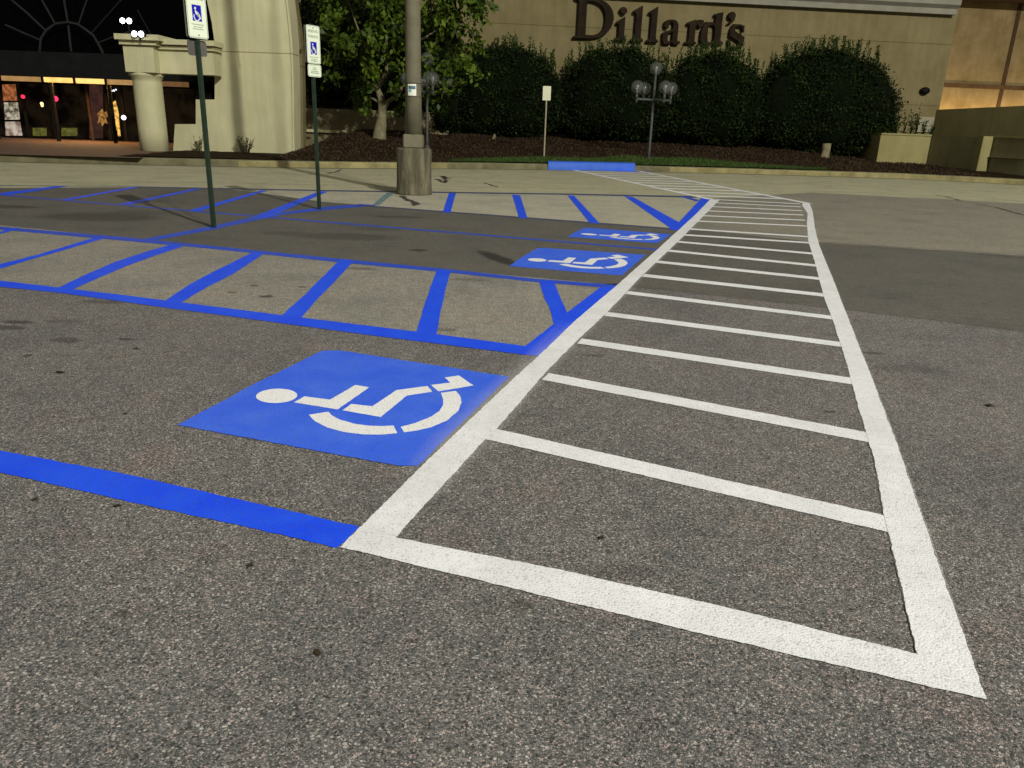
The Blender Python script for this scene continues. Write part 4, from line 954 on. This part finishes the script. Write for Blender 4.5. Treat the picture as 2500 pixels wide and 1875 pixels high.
# small retaining wall with pale coping left of the tree
a, b_ = tp(738, 322), tp(1125, 336)
YL = 36.6; a = V(735, 320, YL); b_ = V(1095, 326, YL)
zl = V(800, 291, YL)[2]
CP = plain("pale_coping", (.50, .45, .24), (.62, .56, .32), 4, .8, .1)
t = thing('garden_wall', (a[0], YL, 0), 'low tan garden wall with a bright ledge behind the tree trunk', 'wall')
prism('wall_face', [(a[0], YL, -.2), (b_[0], YL, -.2), (b_[0], YL, zl + .45), (a[0], YL, zl + .45)], .3, plain("garden_wall", (.17, .14, .07), (.23, .19, .10), 4, .9, .3), t)
for k in range(3):
    x0 = a[0] + (b_[0] - a[0]) * k / 3 + .02; x1 = a[0] + (b_[0] - a[0]) * (k + 1) / 3 - .02
    zz = V(800, 322, YL)[2]
    prism('ledge', [(x0, YL - .16, zz - .03), (x1, YL - .16, zz - .03), (x1, YL - .16, zz + .09), (x0, YL - .16, zz + .09)], .158, CP, t)

# ------------------------------------------------------------------ cream entrance pier (left)
PY = 29.3
def PV(L, Y=PY): return [V(x, y, Y) for x, y in L]
pier = thing('entrance_pier', V(600, 372, PY), 'huge cream stucco arch pier with a stepped left edge', 'building')
poly = PV([(420, 376), (427, 303), (478, 303), (478, 243), (524, 243), (524, 182), (524, 105), (517, 55), (505, 0), (490, -60), (465, -130), (430, -200), (640, -260), (672, -160), (690, -80), (700, -20), (707, 40), (712, 100), (714, 160), (716, 240), (717, 372), (717, 380)])
fx = poly[0][0]; zz0 = -.1
poly = [(x, y, (z if i not in (0, len(poly) - 1) else -.1)) for i, (x, y, z) in enumerate(poly)]
prism('wall', poly, .95, STUC, pier)
for pts, dy, w, th in [([(714, 380), (713, 240), (711, 160), (708, 100), (702, 40), (695, -20), (685, -80), (667, -160)], -.05, 5, .05), ([(585, 160), (575, 90), (568, 50), (560, 0), (545, -70), (515, -150)], -.04, 4, .04)]:
    L = PV([(x, y) for x, y in pts], PY + dy); Rr = PV([(x + w, y) for x, y in pts], PY + dy)
    prism('trim_rib', [(p[0], p[1], max(p[2], -.05)) for p in L + Rr[::-1]], th - .002, STUC, pier)
rb = PV([(712, 380), (716, 220), (716, 120), (704, 20), (690, -60), (660, -160), (690, -160), (712, -60), (724, 20), (733, 80), (738, 150), (740, 240), (741, 380)], 31.6)
rb = [(x, y, max(z, -.05)) for x, y, z in rb]
prism('rear_rib', rb, .4, STUC_T, pier)

# portico beam and round column
port = thing('portico', V(378, 372, 28.6), 'cream portico corner with a stepped cornice on a thick round column', 'portico')
def beam(name, px0, px1, py0, py1, Y, depth, m, parent, zb=None, zt=None):
    x0 = V(px0, (py0 + py1) / 2, Y)[0]; x1 = V(px1, (py0 + py1) / 2, Y)[0]
    z0 = V((px0 + px1) / 2, py1, Y)[2] if zb is None else zb; z1 = V((px0 + px1) / 2, py0, Y)[2] if zt is None else zt
    bm = bmesh.new(); box(bm, ((x0 + x1) / 2, Y + depth / 2, (z0 + z1) / 2), (x1 - x0, depth, z1 - z0)); return from_bm(name, bm, m, parent)
beam('beam', 303, 376, 108, 176, 28.05, 1.1, STUC, port)
beam('beam', 376, 522, 122, 181, 28.45, .7, STUC, port)
beam('cornice', 290, 380, 98, 109, 27.93, 1.3, STUC, port)
beam('cornice', 278, 386, 83, 97, 27.78, 1.5, STUC, port)
beam('cornice', 383, 522, 113, 122, 28.33, .8, STUC, port)
beam('cornice', 390, 522, 97, 110, 28.2, .9, STUC, port)
colb = V(378, 370, 28.6)
cxx = colb[0]; czt = V(355, 178, 28.6)[2]
bm = bmesh.new(); lathe(bm, [(.475, HK - .05), (.475, 1.0), (.475, 1.8), (.475, czt - .30), (.475, czt - .21), (.51, czt - .19), (.51, czt - .13), (.56, czt - .11), (.56, czt + .0)], (cxx + .0, 28.62, 0), 40)
o = from_bm('column', bm, STUC, port, smooth=True)

# dark canopy, its lit strip lights, glass front and arched window
hall = thing('mall_entrance', V(150, 345, 36.5), 'dark glass mall entrance under a black canopy with glowing strip lights', 'building')
YC = 34.0
beam('canopy', -420, 525, 124, 186, YC, 3.2, plain("canopy_charcoal", (.007, .0075, .007), (.012, .0125, .012), 2, .9, .1, spec=.1), hall)
OR = (1.0, .62, .22)
for (x0, x1, s, c) in [(-300, -5, .22, OR), (0, 99, .28, (1, .56, .2)), (105, 177, 1.0, (1, .55, .15)), (183, 254, .95, (1, .58, .17)), (260, 325, .30, (1, .56, .20)), (392, 455, .10, (1, .5, .18))]:
    ya = 184 + (x0 + x1) / 2 * .036; 
    beam('strip_light', x0, x1, ya, ya + 12, YC + .12, .25, emit("strip_light", c, s, tuple(q * .8 for q in c), 3), hall)
for x in (-2, 102, 180, 257): beam('strip_divider', x - 2.5, x + 2.5, 182 + x * .036, 197 + x * .036, YC + .06, .3, DARK, hall)
YG = 36.6
def gbox(name, x0, x1, y0, y1, Y, d, m, par=None): return beam(name, x0, x1, y0, y1, Y, d, m, par or hall)
gbox('glass_front', -420, 520, 196, 372, YG + 1.4, .05, GLASS)
gbox('sill', -420, 520, 335, 347, YG - .05, .15, DARK)
MB = plain("brown_mullion", (.030, .014, .008), (.05, .022, .012), 3, .6, 0)
for x in (-120, 60, 128, 218, 262, 300, 345): gbox('mullion', x - 3, x + 3, 198, 345, YG, .08, MB if x in (218,) else DARK)
for x in (0, 146, 284, -140):
    b0 = V(x, 356, YC + .4); bm = bmesh.new(); tube(bm, [(b0[0], b0[1], HK - .05), (b0[0], b0[1], V(x, 190, YC + .4)[2])], .08, 12); from_bm('canopy_post', bm, DARK, hall)
gbox('back_wall', -300, 520, 205, 334, YG + 1.3, .02, emit('interior_wall_glow', (.008, .005, .0025), .6, (.0, .0, .0), 1.6))  # faint glow added to the wall itself so the hall is not black
# things inside, their lit look put into materials that glow by themselves
def glow(name, L, Y, c, s, lab, cat, c2=None, sc=6, d=.06, grp=None):
    t = prism(name, PV(L, Y), d, emit(name + "_glow", c, s, c2, sc)); tag(t, lab, cat, grp); return t
glow('lit_poster', [(5, 206), (36, 206), (40, 246), (8, 246)], YG - .3, (.30, .10, .035), .8, 'dim orange upper poster in the entrance window', 'poster', (.12, .035, .012))
glow('lit_poster', [(9, 250), (42, 250), (47, 292), (12, 292)], YG - .3, (.75, .68, .5), .42, 'white poster with dark shapes in the entrance window', 'poster', (.10, .08, .05), 5)
glow('lit_poster', [(12, 297), (47, 297), (53, 331), (14, 331)], YG - .3, (.72, .62, .5), .45, 'lowest white poster in the entrance window', 'poster', (.25, .16, .12), 5)
glow('doorway_panel', [(218, 206), (250, 208), (250, 338), (218, 338)], YG + 1.0, (.040, .016, .012), .8, 'reddish brown lit doorway inside the entrance', 'doorway', (.02, .01, .008), 3)
for x0, x1, l in ((80, 112, 'dim green planter box left inside the entrance'), (150, 187, 'dim green planter box right inside the entrance')):
    glow('planter_box', [(x0, 312), (x1, 312), (x1, 332), (x0, 332)], YG + .9, (.11, .105, .02), .7, l, 'planter', (.05, .05, .01), 6)
def blob(name, L, Y, c, s, lab, cat, r): 
    bm = bmesh.new()
    for (x, y, k) in L: q = V(x, y, Y); bmesh.ops.create_icosphere(bm, subdivisions=2, radius=r * k, matrix=Matrix.Translation(q))
    o = from_bm(name, bm, emit(name + "_glow", c, s), smooth=True); return tag(o, lab, cat)
blob('red_lamp', [(56, 236, 1)], YG - .2, (1, .03, .08), 1.1, 'smaller glowing red lamp at the left of the entrance', 'lamp', .085)
blob('red_lamp', [(135, 241, 1)], YG - .2, (1, .03, .10), 1.4, 'larger glowing red lamp in the entrance', 'lamp', .12)
blob('yellow_lamp', [(102, 253, 1), (103, 258, .8)], YG - .2, (1, .75, .3), 1.3, 'small warm yellow lamp between the red lamps', 'lamp', .07)
blob('white_lamp', [(302, 287, 1)], YG - .2, (.9, .93, 1), 2.5, 'bright round white lamp near the column', 'lamp', .10)
blob('ceiling_glint', [(278, 221, 1), (283, 219, .8), (274, 222, .6)], YG - .2, (.8, .85, .9), 1.0, 'small white glint high inside the entrance, drawn as glowing dots', 'lamp', .045)  # glint modelled as dots that glow by themselves
glow('gold_banner', [(273, 250), (281, 246), (288, 275), (290, 300), (293, 332), (288, 333), (285, 302), (283, 318), (280, 302), (278, 280)], YG - .2, (.85, .50, .10), .85, 'thin golden banner shape glowing at the entrance glass', 'banner', (.25, .12, .03), 7)  # flat shape with a gold glow of its own
glow('gold_display', [(243, 272), (249, 266), (252, 276), (258, 272), (262, 283), (257, 290), (262, 302), (254, 299), (249, 308), (246, 297), (238, 301), (241, 288), (236, 280)], YG - .2, (.50, .25, .06), .5, 'golden display figure inside the entrance', 'display', (.14, .06, .02), 8)

# fan shaped window bars against the night
fan = thing('fan_window', V(160, 125, 37.5), 'huge dark fan window with faint grey spokes above the canopy', 'window')
def fpx(L, Y=37.4): return [V(x / 4.608, y / 4.608, Y) for x, y in L]
prism('glass', PV([(-400, 135), (560, 150), (560, -200), (-400, -200)], 37.9), .05, GLASS, fan)
for L, r in [([(130, 0), (320, 160), (510, 340)], .045), ([(440, -80), (470, 0), (550, 140), (620, 270)], .04), ([(715, -80), (720, 0), (765, 270), (800, 580)], .05), ([(1000, -60), (965, 30), (880, 280)], .035), ([(1400, -30), (1340, 20), (1030, 370)], .02), ([(60, 280), (250, 365), (450, 450)], .045), ([(1545, 110), (1620, 250), (1700, 390)], .018), ([(1120, 475), (1260, 420), (1500, 340)], .03)]:
    bm = bmesh.new(); tube(bm, fpx(L), r, 6); from_bm('spoke', bm, MULL, fan)
bm = bmesh.new(); tube(bm, fpx([(445, 580), (460, 430), (520, 340), (620, 268), (760, 250), (870, 272), (960, 330), (1050, 400), (1110, 500), (1160, 600)], 37.25), .055, 6); from_bm('hub_arc', bm, MULL, fan)

# floodlights
fl = emit("flood_lens", (.95, 1, .98), 9)
for px, py, l, lab in ((307, 50, 10, 'upper pair of bright white floodlights above the portico cornice'), (336, 82, 9, 'lower pair of bright white floodlights on the portico cornice')):
    Yf = 27.6 if py > 60 else 29.6; c = V(px, py, Yf); t = thing('twin_floodlight', c, lab, 'floodlight', 'white twin floodlights above the portico')
    for s_ in (-1, 1):
        x = s_ * .5 * (15 / 1878 * Yf)
        bm = bmesh.new(); box(bm, (x, .10, .02), (.20, .16, .20), bev=.02); hd = from_bm('lamp_head', bm, DARK, t)
        bm = bmesh.new(); bmesh.ops.create_uvsphere(bm, u_segments=16, v_segments=10, radius=.088, matrix=Matrix.Translation((x, .0, -.01)) @ Matrix.Diagonal((1, .35, 1, 1))); from_bm('lens', bm, fl, hd, smooth=True)
    bm = bmesh.new(); tube(bm, [(0, .16, 0), (0, .16, -.22 if py > 60 else -.65)], .03, 8); tube(bm, [(-.14, .16, 0), (.14, .16, .001)], .02, 8); from_bm('bracket', bm, DARK, t)
    place(t, Matrix.Translation(c))

# brick forecourt
m, nt, b = mat("brick_paving"); P_ = pos(nt); br = N(nt, "ShaderNodeTexBrick", ins={"Scale": 1.0, "Mortar Size": .006, "Brick Width": .22, "Row Height": .11})
br.inputs["Color1"].default_value = (.085, .042, .027, 1); br.inputs["Color2"].default_value = (.115, .06, .04, 1); br.inputs["Mortar"].default_value = (.09, .07, .05, 1); nt.links.new(P_, br.inputs["Vector"])
nt.links.new(mix(nt, .6, br.outputs["Color"], ramp(nt, noise(nt, P_, 3, 5, .6), [(.3, .7), (.7, 1.2)]), 'MULTIPLY'), b.inputs["Base Color"]); b.inputs["Roughness"].default_value = .8
fe = [g(-300, 374, HK), g(0, 377, HK), g(340, 386, HK), g(420, 378, HK)]
sheet('brick_forecourt', fe + [(-12.2, 29.2), (-12.2, 44), (-60, 44), (-60, fe[0][1])], HK + .004, m)
sheet('forecourt_edge', [(-60, KW[1][1] + .28), *[(x, y + .28) for x, y in KW[1:4] if x < -12.3], (-12.25, kerb_y(-12.25) + .28), (-12.25, 29.3), (-60, 29.3)], HK - .003, KERB)
# warm lamps under the canopy and behind the ramp parapet
c = V(180, 195, YC + .2)
lamp('canopy_light', 'AREA', 150, (1, .55, .2), (c[0], YC + .9, c[2] - .12), direction=(0, -.15, -1), shape='RECTANGLE', size=4.0, size_y=.3)
c = R3(5.6, 2.9, 1.0)
lamp('recess_uplight', 'AREA', 170, (1, .70, .34), c, direction=tuple(-wnrm * .9 + Vector((0, 0, 1.0))), shape='RECTANGLE', size=13.0, size_y=.3)

# blue painted kerb at the end of the crosswalk
xa, xb = g(1375, 415)[0], g(1549, 418)[0]
xa = V(1338, 404, kerb_y(1.6))[0]
bm = bmesh.new(); rows = []; n = 14
for i in range(n + 1):
    x = xa + (xb - xa) * i / n; y = kerb_y(x); e = .0
    rows.append([bm.verts.new((x, y + dd_, z)) for dd_, z in [(-.05, .0), (-.045, .10), (-.02, HK + .06), (.02, HK + .085), (.34, HK + .10), (.36, HK - .05)]])
for a, b_ in zip(rows, rows[1:]):
    for i in range(5): bm.faces.new((a[i], b_[i], b_[i + 1], a[i + 1]))
for r_ in (rows[0], rows[-1]): bm.faces.new(r_)
bmesh.ops.recalc_face_normals(bm, faces=bm.faces)
o = from_bm('painted_kerb', bm, paint("blue_kerb_paint", (.022, .11, .62), (.05, .16, .66), .5, .1)); tag(o, 'bright blue painted kerb block at the far end of the crosswalk', 'kerb')
o = mark('kerb_foot_line', pg([(1400, 411), (1548, 414), (1602, 418), (1560, 419.5), (1440, 415)]), BLUE); tag(o, 'thin blue paint smear on the gutter below the blue kerb', 'paint line')

# dead leaves and grit lying on the pavement
LFM = plain("dead_leaf", (.012, .008, .004), (.035, .022, .010), 30, .9, .2, .001)
LEAFS = [(610, 1381, .030, 'near the middle of the foreground'), (1468, 1313, .026, 'inside the first crosswalk bay'), (775, 1594, .028, 'in the lower left foreground'), (286, 1235, .026, 'below the blue foreground line'), (86, 1219, .028, 'at the left edge below the blue line'),
         (305, 1010, .022, 'left of the large blue symbol'), (146, 909, .045, 'in the nearest stall at the far left'), (2416, 990, .04, 'on the open asphalt at the right edge'), (332, 851, .03, 'in the nearest stall below the hatched aisle')]
for k, (px, py, r, w) in enumerate(LEAFS):
    c = g(px, py, .004); rl = random.Random(40 + k); t0 = rl.random() * 3.1
    bm = bmesh.new(); ring = []; mid = []; r *= .62
    for j in range(7):
        u = j / 6; wd_ = .42 * math.sin(math.pi * min(1, u * .94 + .05)) * (1 + .3 * rl.random())
        row = []
        for s_ in (-1, 0, 1):
            x, y = (u - .5) * 2 * r, s_ * wd_ * r; z = .001 + abs(s_) * r * .12 + r * .10 * u * u
            row.append(bm.verts.new((c[0] + x * math.cos(t0) - y * math.sin(t0), c[1] + x * math.sin(t0) + y * math.cos(t0), .004 + z)))
        if ring:
            for q in range(2): bm.faces.new((ring[q], ring[q + 1], row[q + 1], row[q]))
        ring = row
    o = from_bm('dead_leaf', bm, LFM, smooth=True); tag(o, 'small dark dead leaf ' + w, 'leaf', 'dead leaves on the asphalt')
